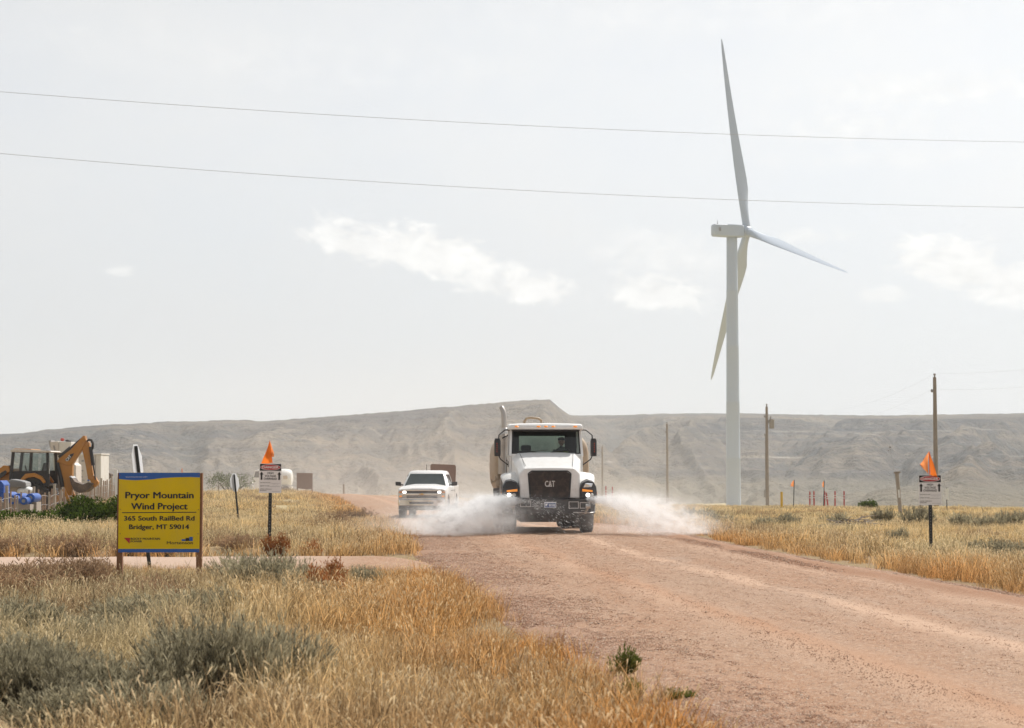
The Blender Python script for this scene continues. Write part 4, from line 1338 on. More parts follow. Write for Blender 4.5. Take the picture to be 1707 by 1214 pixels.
p0 = Vector((36.0, 88.0, p1.z + 0.6))
for dz, lb in ((0.24, 'thin upper wire strung between the utility poles on the plain'), (-0.82, 'thin lower wire strung between the utility poles on the plain')):
    off = Vector((0 if dz > 0 else -0.2, 0, dz))
    wire('utility_wire', [p0 + off, p1 + off, p2 + off, p3 + off, p4 + off], [0.7, 1.5, 1.0, 1.2], lb, 'wire', 0.0032, 'wires between the utility poles')
# the two cables crossing overhead
for (ya, ym, yb, lb) in ((153, 209, 237, 'upper of two dark cables crossing the whole sky'), (256, 317, 346, 'lower of two dark cables crossing the whole sky')):
    DA, DB = 58.0, 62.0
    a, mid, b_ = at_px(0, ya, DA), at_px(853, ym, 60.0), at_px(1707, yb, DB)
    # parabola z(x) through the three points, carried well beyond the frame
    cf = np.polyfit([a.x, mid.x, b_.x], [a.z, mid.z, b_.z], 2)
    xs_ = np.linspace(-55, 60, 120)
    path = [(float(x), 60 + 0.13 * float(x) / 1.0 * 1.0, float(np.polyval(cf, x))) for x in xs_]
    path = [(x, DA + (x - a.x) / (b_.x - a.x) * (DB - DA), z) for x, _, z in path]
    o = MB().tube(path, 0.0062, 6).build('overhead_cable', 'wire', None, True)
    tag(o, lb, 'cable', 'cables crossing the sky')

# ------------------------------------------------------------------ project sign
SD = 28.6
s0 = at_px(265.5, 855, SD)
sgz = gz(s0.x, SD)
ps = thing('project_sign', 'yellow and blue wooden project sign board on two posts', 'sign', (s0.x, SD, sgz - 0.1), R(1.5))
zt, zb = at_px(265, 788, SD).z - sgz + 0.1, at_px(265, 921, SD).z - sgz + 0.1
PW, PH = 1.20, zt - zb
ux = PW / 897.0
def sx_(c): return (c - 506.5) * ux
def sz_(c): return zt - (c - 52) * PH / 898.0
pn = MB().box(-PW / 2, PW / 2, -0.012, 0.0, zb, zt).build('panel', 'sign_yellow', ps, False, 0.003)
for x, wd in ((-0.582, 0.085), (0.592, 0.085)):
    MB().box(x - wd / 2, x + wd / 2, 0.004, 0.09, -0.3, zt - 0.006).build('post', 'post_wood', ps, False, 0.004)
# blue bands: wavy lower edge
top = []
for k in range(25):
    c_ = 58 + 897 * k / 24
    yv = np.interp(c_, [58, 150, 250, 400, 550, 700, 850, 955], [124, 134, 138, 130, 112, 104, 102, 106])
    top.append((sx_(c_), sz_(yv)))
q = MB().raw([(x, -0.0136, z) for x, z in top] + [(x, -0.0136, zt - 0.001) for x, _ in top], [(k, k + 1, 26 + k, 25 + k) for k in range(24)])
q.build('top_band', 'sign_blue', pn)
MB().raw([(-PW / 2 + 0.001, -0.0136, zb + 0.001), (PW / 2 - 0.001, -0.0136, zb + 0.001), (PW / 2 - 0.001, -0.0136, sz_(911)), (-PW / 2 + 0.001, -0.0136, sz_(911))], [(0, 1, 2, 3)]).build('bottom_band', 'sign_blue', pn)
def stext(s, xa, xb, base, cap, mat='sign_black', bold=0.034):
    text_obj('lettering', s, mat, pn, (sx_(xa) + sx_(xb)) / 2, sz_(base), (xb - xa) * ux, cap * PH / 898, -0.0150, bold)
stext('www.mortenson.com', 130, 370, 106, 13, 'white_flat', 0.0)
stext('Pryor Mountain', 130, 888, 341, 72)
stext('Wind Project', 195, 822, 466, 72)
stext('365 South RailBed Rd', 118, 900, 592, 52)
stext('Bridger, MT 59014', 175, 840, 688, 52)
stext('ROCKY MOUNTAIN', 196, 520, 808, 23)
stext('POWER', 196, 322, 836, 20)
stext('Mortenson', 595, 884, 858, 33, bold=0.012)
MB().raw([(sx_(97), -0.015, sz_(508)), (sx_(918), -0.015, sz_(503)), (sx_(918), -0.015, sz_(494)), (sx_(97), -0.015, sz_(499))], [(0, 1, 2, 3)]).build('rule_line', 'sign_black', pn)
MB().raw([(sx_(120), -0.015, sz_(785)), (sx_(190), -0.015, sz_(787)), (sx_(184), -0.015, sz_(853))], [(0, 2, 1)]).build('logo_triangle', 'sign_red', pn)
q = MB()
for xa, xb, ya, yb in ((758, 800, 802, 823), (843, 882, 776, 823)):
    q.raw([(sx_(xa), -0.015, sz_(yb)), (sx_(xb), -0.015, sz_(yb)), (sx_(xb), -0.015, sz_(ya)), (sx_(xa), -0.015, sz_(ya))], [(0, 1, 2, 3)])
q.build('logo_blocks', 'sign_blue', pn)
MB().raw([(sx_(801), -0.015, sz_(823)), (sx_(842), -0.015, sz_(823)), (sx_(842), -0.015, sz_(788)), (sx_(801), -0.015, sz_(788))], [(0, 1, 2, 3)]).build('logo_block_dark', 'sign_black', pn)
for cx_, cy_ in ((75, 465), (940, 470), (75, 80), (940, 75), (78, 930), (938, 930), (938, 740), (78, 740)):
    MB().lathe([(-0.018, 0.002), (-0.018, 0.006), (-0.012, 0.007)], 'y', 8, (sx_(cx_), 0, sz_(cy_))).build('screw', 'post_wood', pn)


# ------------------------------------------------------------------ danger signs with flags
def danger(px, D, ytop, ybot, label, flag, rz=0.0, lean=0.0):
    p = at_px(px, ytop, D)
    g0 = gz(p.x, D)
    o = thing('danger_sign', label, 'sign', (p.x, D, g0 - 0.15), rz, 'high voltage danger signs with orange flags', tilt=(0, lean))
    zt = p.z - g0 + 0.15
    zb = at_px(px, ybot, D).z - g0 + 0.15
    Wd = (zt - zb) * 0.755
    pn = MB().box(-Wd / 2, Wd / 2, -0.006, 0.0, zb, zt).build('panel', 'sign_white', o, False, 0.002)
    H = zt - zb
    yb_ = -0.0075
    def rc(x0, x1, f0, f1, y): return [(x0 * Wd, y, zt - f1 * H), (x1 * Wd, y, zt - f1 * H), (x1 * Wd, y, zt - f0 * H), (x0 * Wd, y, zt - f0 * H)]
    MB().raw(rc(-0.48, 0.48, 0.012, 0.245, yb_), [(0, 1, 2, 3)]).build('header', 'sign_black', pn)
    def ell(a, b_, y): return [(a * math.cos(2 * math.pi * k / 36) * Wd, y, zt - (0.128 - b_ * math.sin(2 * math.pi * k / 36)) * H) for k in range(36)]
    MB().raw(ell(0.455, 0.100, yb_ - 0.001), [tuple(range(36))]).build('oval_rim', 'sign_white', pn)
    MB().raw(ell(0.435, 0.088, yb_ - 0.002), [tuple(range(36))]).build('oval', 'sign_red', pn)
    text_obj('lettering', 'DANGER', 'sign_white', pn, 0, zt - 0.165 * H, 0.74 * Wd, 0.082 * H, yb_ - 0.003, 0.03)
    for tx, f, wdt in (('HIGH', 0.355, 0.27), ('VOLTAGE', 0.455, 0.50), ('OVERHEAD', 0.552, 0.60)):
        text_obj('lettering', tx, 'sign_black', pn, 0, zt - f * H, wdt * Wd, 0.070 * H, yb_, 0.03)
    for sx in (-1, 1):
        c_ = sx * 0.40 * Wd
        MB().raw([(c_ - 0.09 * Wd, yb_, zt - 0.375 * H), (c_, yb_, zt - 0.275 * H), (c_ + 0.09 * Wd, yb_, zt - 0.375 * H), (c_ + 0.04 * Wd, yb_, zt - 0.375 * H), (c_ + 0.04 * Wd, yb_, zt - 0.555 * H), (c_ - 0.04 * Wd, yb_, zt - 0.555 * H), (c_ - 0.04 * Wd, yb_, zt - 0.375 * H)], [(0, 1, 2), (6, 3, 4, 5)]).build('arrow', 'sign_black', pn)
    for tx, f, x0, wdt in (('VOLTAGE OF LINE', 0.665, -0.46, 0.46), ('HEIGHT OF LINE', 0.775, -0.46, 0.42), ('LIMITED APPROACH', 0.885, -0.46, 0.52), ('BOUNDARY', 0.935, -0.46, 0.30)):
        text_obj('lettering', tx, 'sign_black', pn, x0 * Wd, zt - f * H, wdt * Wd, 0.030 * H, yb_, 0.015, 'l')
    q = MB()
    for f, x0 in ((0.67, 0.02), (0.78, -0.02), (0.945, 0.08)):
        q.raw(rc(x0, 0.45, f - 0.004, f + 0.004, yb_), [(0, 1, 2, 3)])
    q.build('rule_line', 'sign_scribble', pn)
    MB().tube([(0.10 * Wd, yb_, zt - 0.76 * H), (0.22 * Wd, yb_, zt - 0.69 * H), (0.14 * Wd, yb_, zt - 0.70 * H), (0.30 * Wd, yb_, zt - 0.75 * H), (0.31 * Wd, yb_, zt - 0.70 * H), (0.38 * Wd, yb_, zt - 0.74 * H)], 0.0015, 4).build('handwriting', 'sign_scribble', pn)
    # perforated channel post
    pw = 0.066
    po = MB().box(-pw / 2, pw / 2, 0.004, 0.012, -0.3, zt - 0.02).box(-pw / 2, -pw / 2 + 0.010, -0.010 + 0.012, 0.035, -0.3, zt - 0.02).box(pw / 2 - 0.010, pw / 2, 0.002, 0.035, -0.3, zt - 0.02).build('post', 'post_black', o)
    z = 0.22
    while z < zb - 0.02:
        MB().lathe([(0.0015, 0.002), (0.0015, 0.0085), (0.005, 0.0085)], 'y', 8, (0, 0, z)).build('hole', 'grey_mat', po)
        z += 0.06
    MB().lathe([(-0.012, 0.002), (-0.012, 0.007), (-0.004, 0.008)], 'y', 8, (0, 0, zb + 0.02)).build('bolt', 'steel', pn)
    flag(o, zt, Wd, H)
    return o


def cloth_quad(parent, name, corners, mat, bulge):
    """triangle/quad of cloth, subdivided with folds"""
    a, b_, c_, d = [Vector(v) for v in corners]
    n = 10
    vs, fs = [], []
    for i in range(n + 1):
        for j in range(n + 1):
            u, v = i / n, j / n
            p = a * (1 - u) * (1 - v) + b_ * u * (1 - v) + c_ * u * v + d * (1 - u) * v
            p = p + Vector((0, 1, 0)) * (math.sin(u * math.pi) * bulge + 0.02 * math.sin(v * 5 + u * 4))
            vs.append(p)
    for i in range(n):
        for j in range(n):
            k = i * (n + 1) + j
            fs.append((k, k + 1, k + n + 2, k + n + 1))
    return MB().raw(vs, fs).build(name, mat, parent, True)


def flag_a(o, zt, Wd, H):
    st = MB().tube([(0.02, 0.02, zt - 0.3), (0.03, 0.02, zt + 0.02), (-0.03, 0.02, zt + 0.47)], 0.007, 6).build('flag_staff', 'flag_orange', o, True)
    t_, b_ = (-0.03, 0.015, zt + 0.47), (0.028, 0.015, zt + 0.02)
    f = cloth_quad(o, 'flag', [t_, b_, (-0.22, 0.03, zt - 0.06), (-0.085, 0.0, zt + 0.26)], 'flag_orange', -0.05)
    cloth_quad(f, 'flag_fold', [t_, (0.008, 0.02, zt + 0.13), (0.055, 0.05, zt + 0.14), (0.052, 0.05, zt + 0.24)], 'flag_orange_thin', 0.03)


def flag_b(o, zt, Wd, H):
    st = MB().tube([(0.0, 0.02, zt - 0.3), (0.0, 0.02, zt + 0.02), (0.0, 0.02, zt + 0.49)], 0.007, 6).build('flag_staff', 'flag_orange', o, True)
    t_ = (0.0, 0.012, zt + 0.49)
    f = cloth_quad(o, 'flag', [t_, (0.005, -0.012, zt + 0.0), (0.155, -0.03, zt - 0.06), (0.075, -0.01, zt + 0.24)], 'flag_orange', -0.02)
    cloth_quad(f, 'flag_fold', [t_, (-0.03, 0.02, zt + 0.02), (-0.18, 0.03, zt + 0.20), (-0.17, 0.03, zt + 0.25)], 'flag_orange_thin', 0.05)


danger(449.5, 39.0, 773, 822, 'danger high voltage sign with orange flag beside the yellow project sign', flag_a, 0.0, R(0.6))
danger(1551, 39.8, 792, 842, 'danger high voltage sign with orange flag across the road, in front of the tallest pole', flag_b, 0.0, R(-0.4))


# ------------------------------------------------------------------ leaning traffic signs seen from the side
def leaning_sign(pb, pt, D, size, label, yaw, narrow):
    b_, t_ = at_px(pb[0], pb[1], D), at_px(pt[0], pt[1], D)
    g0 = gz(b_.x, D) - 0.15
    dx = t_.x - b_.x
    hgt = t_.z - g0
    o = thing('traffic_sign', label, 'sign', (b_.x, D, g0), 0, 'leaning traffic signs seen edge on')
    lean = math.atan2(dx, t_.z - b_.z)
    o.rotation_euler = (0, lean, 0)
    MB().box(-0.03, 0.03, -0.035, 0.0, -0.1, hgt - 0.03).build('post', 'post_black', o, False, 0.003)
    # octagon turned nearly edge-on
    oc = []
    for k in range(8):
        a = 2 * math.pi * (k + 0.5) / 8
        oc.append((size / 2 / math.cos(math.pi / 8) * math.cos(a), size / 2 / math.cos(math.pi / 8) * math.sin(a)))
    q = MB()
    rings = []
    for off in (0.0, 0.004):
        rings.append([Vector((-0.02 + math.cos(yaw) * u + math.sin(yaw) * off, 0.005 + math.sin(yaw) * u * 1.0 + 0.03 - math.cos(yaw) * off * 0 + 0.02, hgt - size / 2 + v)) for u, v in oc])
    q.loft(rings).build('panel', 'sign_back', o)
    return o


leaning_sign((252, 948), (228, 739), 33.4, 0.66, 'leaning octagonal sign rising behind the yellow project sign, seen nearly edge on', R(86), 0)
leaning_sign((399, 874), (391, 789), 66.0, 0.62, 'small leaning octagonal sign on a thin post by the flagged danger sign', R(70), 0)

# ------------------------------------------------------------------ backhoe loader
BD = 86.0
bpos = at_px(58, 840, BD)
B0 = Vector((bpos.x, BD, gz(bpos.x, BD)))
kx = BD / FPX                   # metres per photo pixel at that depth
bh = thing('backhoe_loader', 'yellow backhoe loader with black cab and raised digging arm behind the fence', 'backhoe', B0)
def bl(px, py, y=0.0):          # photograph point -> local metres on the side plane
    p = at_px(px, py, BD)
    return (p.x - B0.x, y, p.z - B0.z)
def side(poly): return [(bl(x, y)[0], bl(x, y)[2]) for x, y in poly]
# chassis and engine hood
MB().prism(side([(-34, 812), (-34, 795), (28, 793), (36, 826), (100, 826), (100, 838), (-34, 838)]), 'y', -0.45, 0.45).build('chassis', 'cat_yellow', bh, False, 0.02)
MB().prism(side([(-36, 812), (-36, 788), (-20, 782), (28, 781), (28, 812)]), 'y', -0.48, 0.48).build('engine_hood', 'cat_yellow', bh, False, 0.03)
# cab frame of posts with glass
cb = MB()
for y in (-0.78, 0.78):
    for a, b_ in ((((30, 753), (25, 800)), ((60, 752), (58, 786)), ((86, 752), (88, 808))) if y < 0 else (((30, 753), (25, 800)), ((86, 752), (88, 808)))):
        A, B_ = bl(*a, y), bl(*b_, y)
        cb.bar(A, B_, 0.13, 0.10, (0, 1, 0))
    cb.bar(bl(30, 787, y), bl(86, 786, y), 0.08, 0.08, (0, 1, 0))
    cb.bar(bl(29, 753, y), bl(88, 753, y), 0.10, 0.10, (0, 1, 0))
for px_, yt, yb2 in ((30, 753, 800), (87, 753, 808)):
    for yy2 in (yt, yb2):
        cb.bar(bl(px_, yy2, -0.78), bl(px_, yy2, 0.78), 0.09, 0.09)
cbo = cb.build('cab_frame', 'cat_black', bh, False, 0.012)
MB().prism(side([(26, 787), (86, 786), (88, 812), (24, 806)]), 'y', -0.80, -0.70).prism(side([(26, 787), (86, 786), (88, 812), (24, 806)]), 'y', 0.70, 0.80).build('cab_door', 'cat_black', cbo, False, 0.01)
for quad in (((31, 756), (57, 756), (56, 785), (28, 785)), ((62, 756), (84, 756), (86, 785), (60, 785))):
    for y in (-0.80, 0.80):
        pts = [bl(px_, py_, y) for px_, py_ in quad]
        MB().raw(pts, [(0, 1, 2, 3)]).build('window', 'cab_glass', cbo)
MB().box(bl(66, 0)[0] - 0.22, bl(66, 0)[0] + 0.22, -0.25, 0.25, bl(0, 792)[2], bl(0, 787)[2]).prism(side([(74, 772), (77, 772), (74, 789), (70, 789)]), 'y', -0.22, 0.22).build('seat', 'interior', cbo, False, 0.03)
MB().tube([bl(46, 792, 0), bl(42, 776, 0)], 0.03, 8).tube([bl(50, 786, 0.2), bl(49, 770, 0.2)], 0.02, 6).build('control_lever', 'interior', cbo)
MB().loft([[bl(x, y, yy2) for x, y in ((26, 751.5), (31, 749), (92, 752), (94, 754), (90, 755), (27, 754))] for yy2 in (-0.92, 0.92)]).build('cab_roof', 'lift_tan', cbo, False, 0.02)
MB().loft([[bl(x, y, yy2) for x, y in ((28, 751.2), (32, 748.2), (60, 749), (60, 751.2))] for yy2 in (-0.86, 0.86)]).build('roof_edge', 'cat_yellow', cbo, False, 0.02)
MB().prism(side([(86, 757), (88, 757), (90, 790), (88.4, 790)]), 'y', -0.83, -0.81).build('grab_rail', 'white_flat', bh)
# rear fender arch, wheels
ar = []
wc, wr = (66, 822), 22.0
out_p = [(40, 806), (44, 799), (52, 790), (66, 788.5), (78, 794), (84, 803), (82, 806), (76, 799), (66, 795), (54, 797), (47, 803), (45, 807)]
MB().prism(side(out_p), 'y', -1.05, -0.55).build('fender', 'cat_yellow', bh, False, 0.015)
MB().prism(side(out_p), 'y', 0.55, 1.05).build('fender', 'cat_yellow', bh, False, 0.015)


def by_wheel(px, py, rpx, y, w_):
    c_ = bl(px, py, y)
    r = rpx * kx
    e = bpy.data.objects.new('wheel', None)
    link(e, bh)
    e.location = c_
    q = MB().lathe([(-w_ / 2, r * 0.55), (-w_ / 2, r * 0.92), (-w_ * 0.35, r), (w_ * 0.35, r), (w_ / 2, r * 0.92), (w_ / 2, r * 0.55)], 'y', 32)
    for k in range(20):
        M = Matrix.Rotation(2 * math.pi * k / 20, 4, 'Y')
        q.box(-r * 0.06, r * 0.06, -w_ * 0.48, w_ * 0.48, r * 0.95, r * 1.05, M)
    q.build('tyre', 'rubber', e, True)
    MB().lathe([(-w_ * 0.42, r * 0.56), (-w_ * 0.30, r * 0.50), (-w_ * 0.20, r * 0.2), (-w_ * 0.28, r * 0.16), (-w_ * 0.28, 0.01)], 'y', 24).lathe([(w_ * 0.42, r * 0.56), (w_ * 0.30, r * 0.50), (w_ * 0.20, r * 0.2), (w_ * 0.20, 0.01)], 'y', 24).build('rim', 'cat_yellow', e, True)


wz = B0.z
for y in (-0.85, 0.85):
    by_wheel(66, 831, 25.0, y, 0.5)
    by_wheel(-18, 840, 17.0, y, 0.38)
# loader arm at the front with its decal
MB().prism(side([(-30, 812), (-30, 800), (2, 784), (13, 776), (22, 777), (24, 786), (10, 794), (2, 803), (-22, 818)]), 'y', -0.72, -0.52).build('loader_arm', 'cat_yellow', bh, False, 0.02)
MB().prism(side([(3, 797), (6, 790), (16, 784), (19, 787), (15, 793), (5, 799)]), 'y', -0.735, -0.722).build('decal', 'cat_black', bh)
MB().tube([bl(12, 782, -0.6), bl(16, 778, -0.62), bl(22, 777, -0.62), bl(25, 782, -0.6)], 0.04, 8).build('hose', 'cat_black', bh, True)
MB().prism(side([(-62, 842), (-66, 815), (-52, 800), (-42, 806), (-36, 840)]), 'y', -1.15, 1.15).build('loader_bucket', 'bucket_steel', bh, False, 0.02)
# swing post, boom, stick, bucket
MB().prism(side([(96, 768), (104, 764), (122, 772), (121, 826), (107, 826), (107, 800), (101, 782)]), 'y', -0.16, 0.16).build('boom_base', 'cat_yellow', bh, False, 0.02)
bo = MB().prism(side([(97, 770), (100, 764), (120, 749), (137, 730), (143, 728), (145, 735), (139, 748), (128, 764), (121, 776), (112, 776)]), 'y', -0.19, 0.19).build('boom', 'cat_yellow', bh, False, 0.02)
MB().prism(side([(110, 767), (118, 758), (125, 755.5), (124, 759), (117, 768), (112, 769)]), 'y', -0.205, -0.192).build('decal', 'cat_black', bo)
_c = bl(117.5, 765.5)
e = bpy.data.objects.new('decal_lettering', None)
lt = text_obj('decal_lettering', 'CAT', 'white_flat', bo, 0, 0, 0.30, 0.125, 0, 0.04)
bpy.data.objects.remove(e)
lt.location = (_c[0], -0.212, _c[2])
lt.rotation_euler = (0, R(-50), 0)
MB().tube([bl(100, 763, -0.1), bl(119, 747, -0.1)], 0.10, 10).tube([bl(119, 747, -0.1), bl(136, 732, -0.1)], 0.05, 10).build('boom_cylinder', 'cat_black', bo, True)
MB().tube([bl(97, 772, -0.22), bl(104, 800, -0.22), bl(106, 812, -0.22)], 0.09, 10).build('swing_cylinder', 'cat_black', bh, True)
MB().prism(side([(137, 729), (140, 726.5), (143.5, 727), (144, 733), (150, 738), (152, 760), (157, 795), (158, 800), (148, 800), (143, 772), (140, 758), (137, 745)]), 'y', -0.15, 0.15).build('stick', 'cat_yellow', bh, False, 0.02)
MB().tube([bl(147, 736, -0.2), bl(150, 733, -0.2), bl(154, 734, -0.2), bl(156.5, 740, -0.2), bl(156, 747, -0.2), bl(153, 752, -0.2)], 0.055, 8).build('hose', 'cat_black', bh, True)
MB().tube([bl(152.5, 745, -0.2), bl(157, 776, -0.2)], 0.08, 10).tube([bl(157, 776, -0.2), bl(161, 800, -0.2)], 0.035, 8).build('stick_cylinder', 'cat_black', bh, True)
MB().prism(side([(154, 790), (158, 793), (165, 804), (164, 808), (158, 813), (153, 806), (150, 797)]), 'y', -0.14, 0.14).build('bucket_link', 'cat_yellow', bh, False, 0.02)
MB().prism(side([(119, 795), (124, 797), (128, 803), (141, 808), (150, 804), (158, 806), (154, 814), (146, 820), (136, 822), (127, 818), (122, 808)]), 'y', -0.42, 0.42).build('bucket', 'bucket_steel', bh, False, 0.02)
MB().prism(side([(118.5, 795), (121, 793.5), (128, 803), (125, 804)]), 'y', -0.40, 0.40).build('bucket_lip', 'steel', bh)
for y in (-0.7, 0.7):
    MB().bar(bl(112, 815, y), bl(126, 846, y), 0.12, 0.12, (0, 1, 0)).box(bl(126, 0)[0] - 0.22, bl(126, 0)[0] + 0.22, y - 0.18, y + 0.18, bl(0, 850)[2], bl(0, 846)[2]).build('stabiliser', 'cat_yellow', bh)

# ------------------------------------------------------------------ machines and goods around the backhoe
def local_thing(name, label, cat, px, D, group=None):
    p = at_px(px, 840, D)
    o = thing(name, label, cat, (p.x, D, gz(p.x, D)), 0, group)
    def f(x, y, yy=0.0):
        a = at_px(x, y, D)
        return (a.x - o.location.x, yy, a.z - o.location.z)
    def sd_(poly): return [(f(x, y)[0], f(x, y)[2]) for x, y in poly]
    return o, f, sd_


lo, f, sd2 = local_thing('bucket_lift', 'tan bucket lift platform showing above the backhoe cab', 'lift', 105, 100.0)
MB().prism(sd2([(87, 737), (101, 736), (101, 755), (88, 753)]), 'y', -0.5, 0.6).build('basket', 'lift_tan', lo, False, 0.03)
MB().prism(sd2([(101, 736.5), (122, 737), (121, 754), (101, 755.5)]), 'y', -0.45, 0.55).build('basket_side', 'container_white', lo, False, 0.03)
MB().prism(sd2([(84, 735), (88, 734), (89, 745), (86, 746)]), 'y', -0.4, 0.4).prism(sd2([(92, 743), (95, 743), (97, 751), (94, 751)]), 'y', -0.52, -0.5).build('basket_rim', 'transformer', lo, False, 0.02)
MB().sphere(f(104, 733), (0.11, 0.11, 0.09), 10, 8).build('control_cover', 'red_lens', lo, True)
MB().sphere(f(113, 735), (0.13, 0.11, 0.07), 10, 8).sphere(f(117, 736), 0.06, 8, 6).build('tool_bag', 'cat_black', lo, True)
MB().prism(sd2([(88, 753), (121, 754), (121, 772), (126, 776), (126, 843), (90, 843)]), 'y', 0.1, 1.4).build('lift_body', 'lift_tan', lo, False, 0.03)
MB().prism(sd2([(90, 756), (105, 755), (104, 758), (90, 759)]), 'y', -0.1, 0.09).prism(sd2([(88, 789), (102, 788), (103, 840), (90, 840)]), 'y', 0.0, 0.09).build('lift_arm', 'bucket_steel', lo, False, 0.02)
for px_ in (97, 119):
    c_ = f(px_, 838, 0.2)
    MB().lathe([(-0.1, 0.1), (-0.15, 0.3), (0.15, 0.3), (0.1, 0.1)], 'y', 18, c_).build('wheel', 'rubber', lo, True)

lo, f, sd2 = local_thing('storage_container', 'cream white storage container behind the digging arm of the backhoe', 'container', 145, 108.0)
MB().prism(sd2([(122, 760), (158, 757.5), (158, 846), (122, 846)]), 'y', 0.0, 2.2).build('end_wall', 'lift_tan', lo, False, 0.03)
MB().prism(sd2([(158.6, 757.5), (168, 759), (168.5, 846), (158.6, 846)]), 'y', 0.02, 2.18).build('lit_side', 'container_white', lo, False, 0.03)  # sunlit look is put into the paler colour of this side
MB().prism(sd2([(121, 756.5), (169, 756), (169, 758.6), (121, 760.5)]), 'y', -0.05, 2.25).build('roof', 'container_white', lo, False, 0.02)
q = MB()
for (x0, x1, y0, y1) in ((131, 134, 784, 786), (135, 139, 784, 786), (132, 136, 787.5, 789.5), (132, 135, 791, 792.5), (130, 138, 794.5, 796), (137, 141, 800, 801.2), (136, 140, 767, 770)):
    a, b_ = f(x0, y1), f(x1, y0)
    q.box(a[0], b_[0], -0.012, -0.002, a[2], b_[2])
q.build('stencil', 'transformer', lo)
a = f(147.5, 801)
MB().box(a[0] - 0.06, a[0] + 0.06, -0.012, -0.002, a[2] - 0.05, a[2] + 0.05).build('sticker', 'sign_blue', lo)
for px_ in (123, 157):
    MB().prism(sd2([(px_, 760), (px_ + 1.2, 760), (px_ + 1.2, 845), (px_, 845)]), 'y', -0.03, -0.001).build('corner_post', 'container_white', lo)

lo, f, sd2 = local_thing('excavator_bucket', 'dark raised machine bucket sticking out behind the storage container', 'bucket', 178, 112.0)
MB().prism(sd2([(170, 790), (176, 788), (182, 787.5), (187, 790), (187, 794), (182, 798), (176, 800), (171, 804), (168, 800)]), 'y', -0.3, 0.3).build('shell', 'bucket_steel', lo, False, 0.03)
MB().prism(sd2([(166, 803), (170, 800), (173, 803), (172, 846), (166, 846)]), 'y', -0.12, 0.12).build('arm', 'bucket_steel', lo, False, 0.02)

# pallets of blue goods by the fence
lo, f, sd2 = local_thing('blue_crate', 'bright blue plastic crate at the picture edge beside the fence', 'crate', -2, 72.0)
MB().prism(sd2([(-24, 806), (8, 803), (11, 808), (10, 838), (-24, 838)]), 'y', -0.4, 0.5).build('shell', 'blue_plastic', lo, False, 0.03)
for y0 in (812, 819, 826, 833):
    MB().prism(sd2([(-23, y0), (9.5, y0), (9.5, y0 + 2), (-23, y0 + 2)]), 'y', -0.43, -0.40).build('rib', 'blue_plastic', lo)
MB().prism(sd2([(-24, 803), (6, 801), (7, 804), (-24, 806.5)]), 'y', -0.45, 0.55).build('lid', 'blue_plastic', lo, False, 0.02)
MB().prism(sd2([(2, 835), (12, 833), (12, 837), (2, 838.5)]), 'y', -0.46, -0.44).build('label_strip', 'white_flat', lo)
MB().prism(sd2([(-26, 838), (14, 838), (14, 852), (-26, 852)]), 'y', -0.5, 0.6).build('pallet', 'grey_wood', lo, False, 0.02)

lo, f, sd2 = local_thing('wrapped_pallet', 'heap of grey rubber mats and white sacks behind the blue rolls', 'pallet', 30, 76.0)
MB().loft([[f(x, y, yy) for x, y in ((10, 812), (14, 803), (22, 799), (36, 801), (46, 804), (47, 811), (30, 813))] for yy in (-0.3, 0.5)]).build('mat_stack', 'grey_mat', lo, False, 0.03)
for k in range(4):
    MB().prism(sd2([(11, 803 + k * 2.4), (46, 804.5 + k * 2.0), (46, 805.3 + k * 2.0), (11, 803.9 + k * 2.4)]), 'y', -0.34, -0.3).build('mat_edge', 'transformer', lo)
MB().sphere(f(40, 819), (0.28, 0.3, 0.17), 12, 8).sphere(f(47, 818), (0.22, 0.3, 0.16), 12, 8).build('sack', 'white_flat', lo, True)
MB().prism(sd2([(8, 812), (50, 813), (50, 846), (8, 846)]), 'y', -0.1, 0.7).build('pallet_base', 'grey_wood', lo, False, 0.02)

k_ = 0
for (px_, py_, D_, r_, lb) in ((17, 829, 71, 0.20, 'large blue plastic roll next to the blue crate'), (27, 833, 70.6, 0.17, 'blue plastic roll second from the blue crate'), (36, 830, 71.2, 0.17, 'blue plastic roll in the middle of the row by the fence'),
                               (45, 835, 70.4, 0.14, 'small blue plastic roll second from the end of the row'), (56, 830, 71.0, 0.17, 'blue plastic roll at the far end of the row by the fence')):
    lo, f, sd2 = local_thing('plastic_roll', lb, 'roll', px_, D_, 'blue plastic rolls by the fence')
    c_ = f(px_, py_)
    MB().lathe([(-0.5, r_ * 0.5), (-0.5, r_ * 0.95), (-0.47, r_), (0.47, r_), (0.5, r_ * 0.95), (0.5, r_ * 0.5)], 'y', 20, c_).build('roll', 'blue_plastic', lo, True)
    MB().lathe([(-0.515, 0.01), (-0.515, r_ * 0.45), (0.3, r_ * 0.45), (0.3, 0.01)], 'y', 14, c_).build('core', 'grey_mat', lo, True)
    MB().box(c_[0] - 0.2, c_[0] + 0.2, -0.35, 0.35, 0.0, c_[2] - r_ * 0.92).build('dunnage', 'grey_wood', lo)

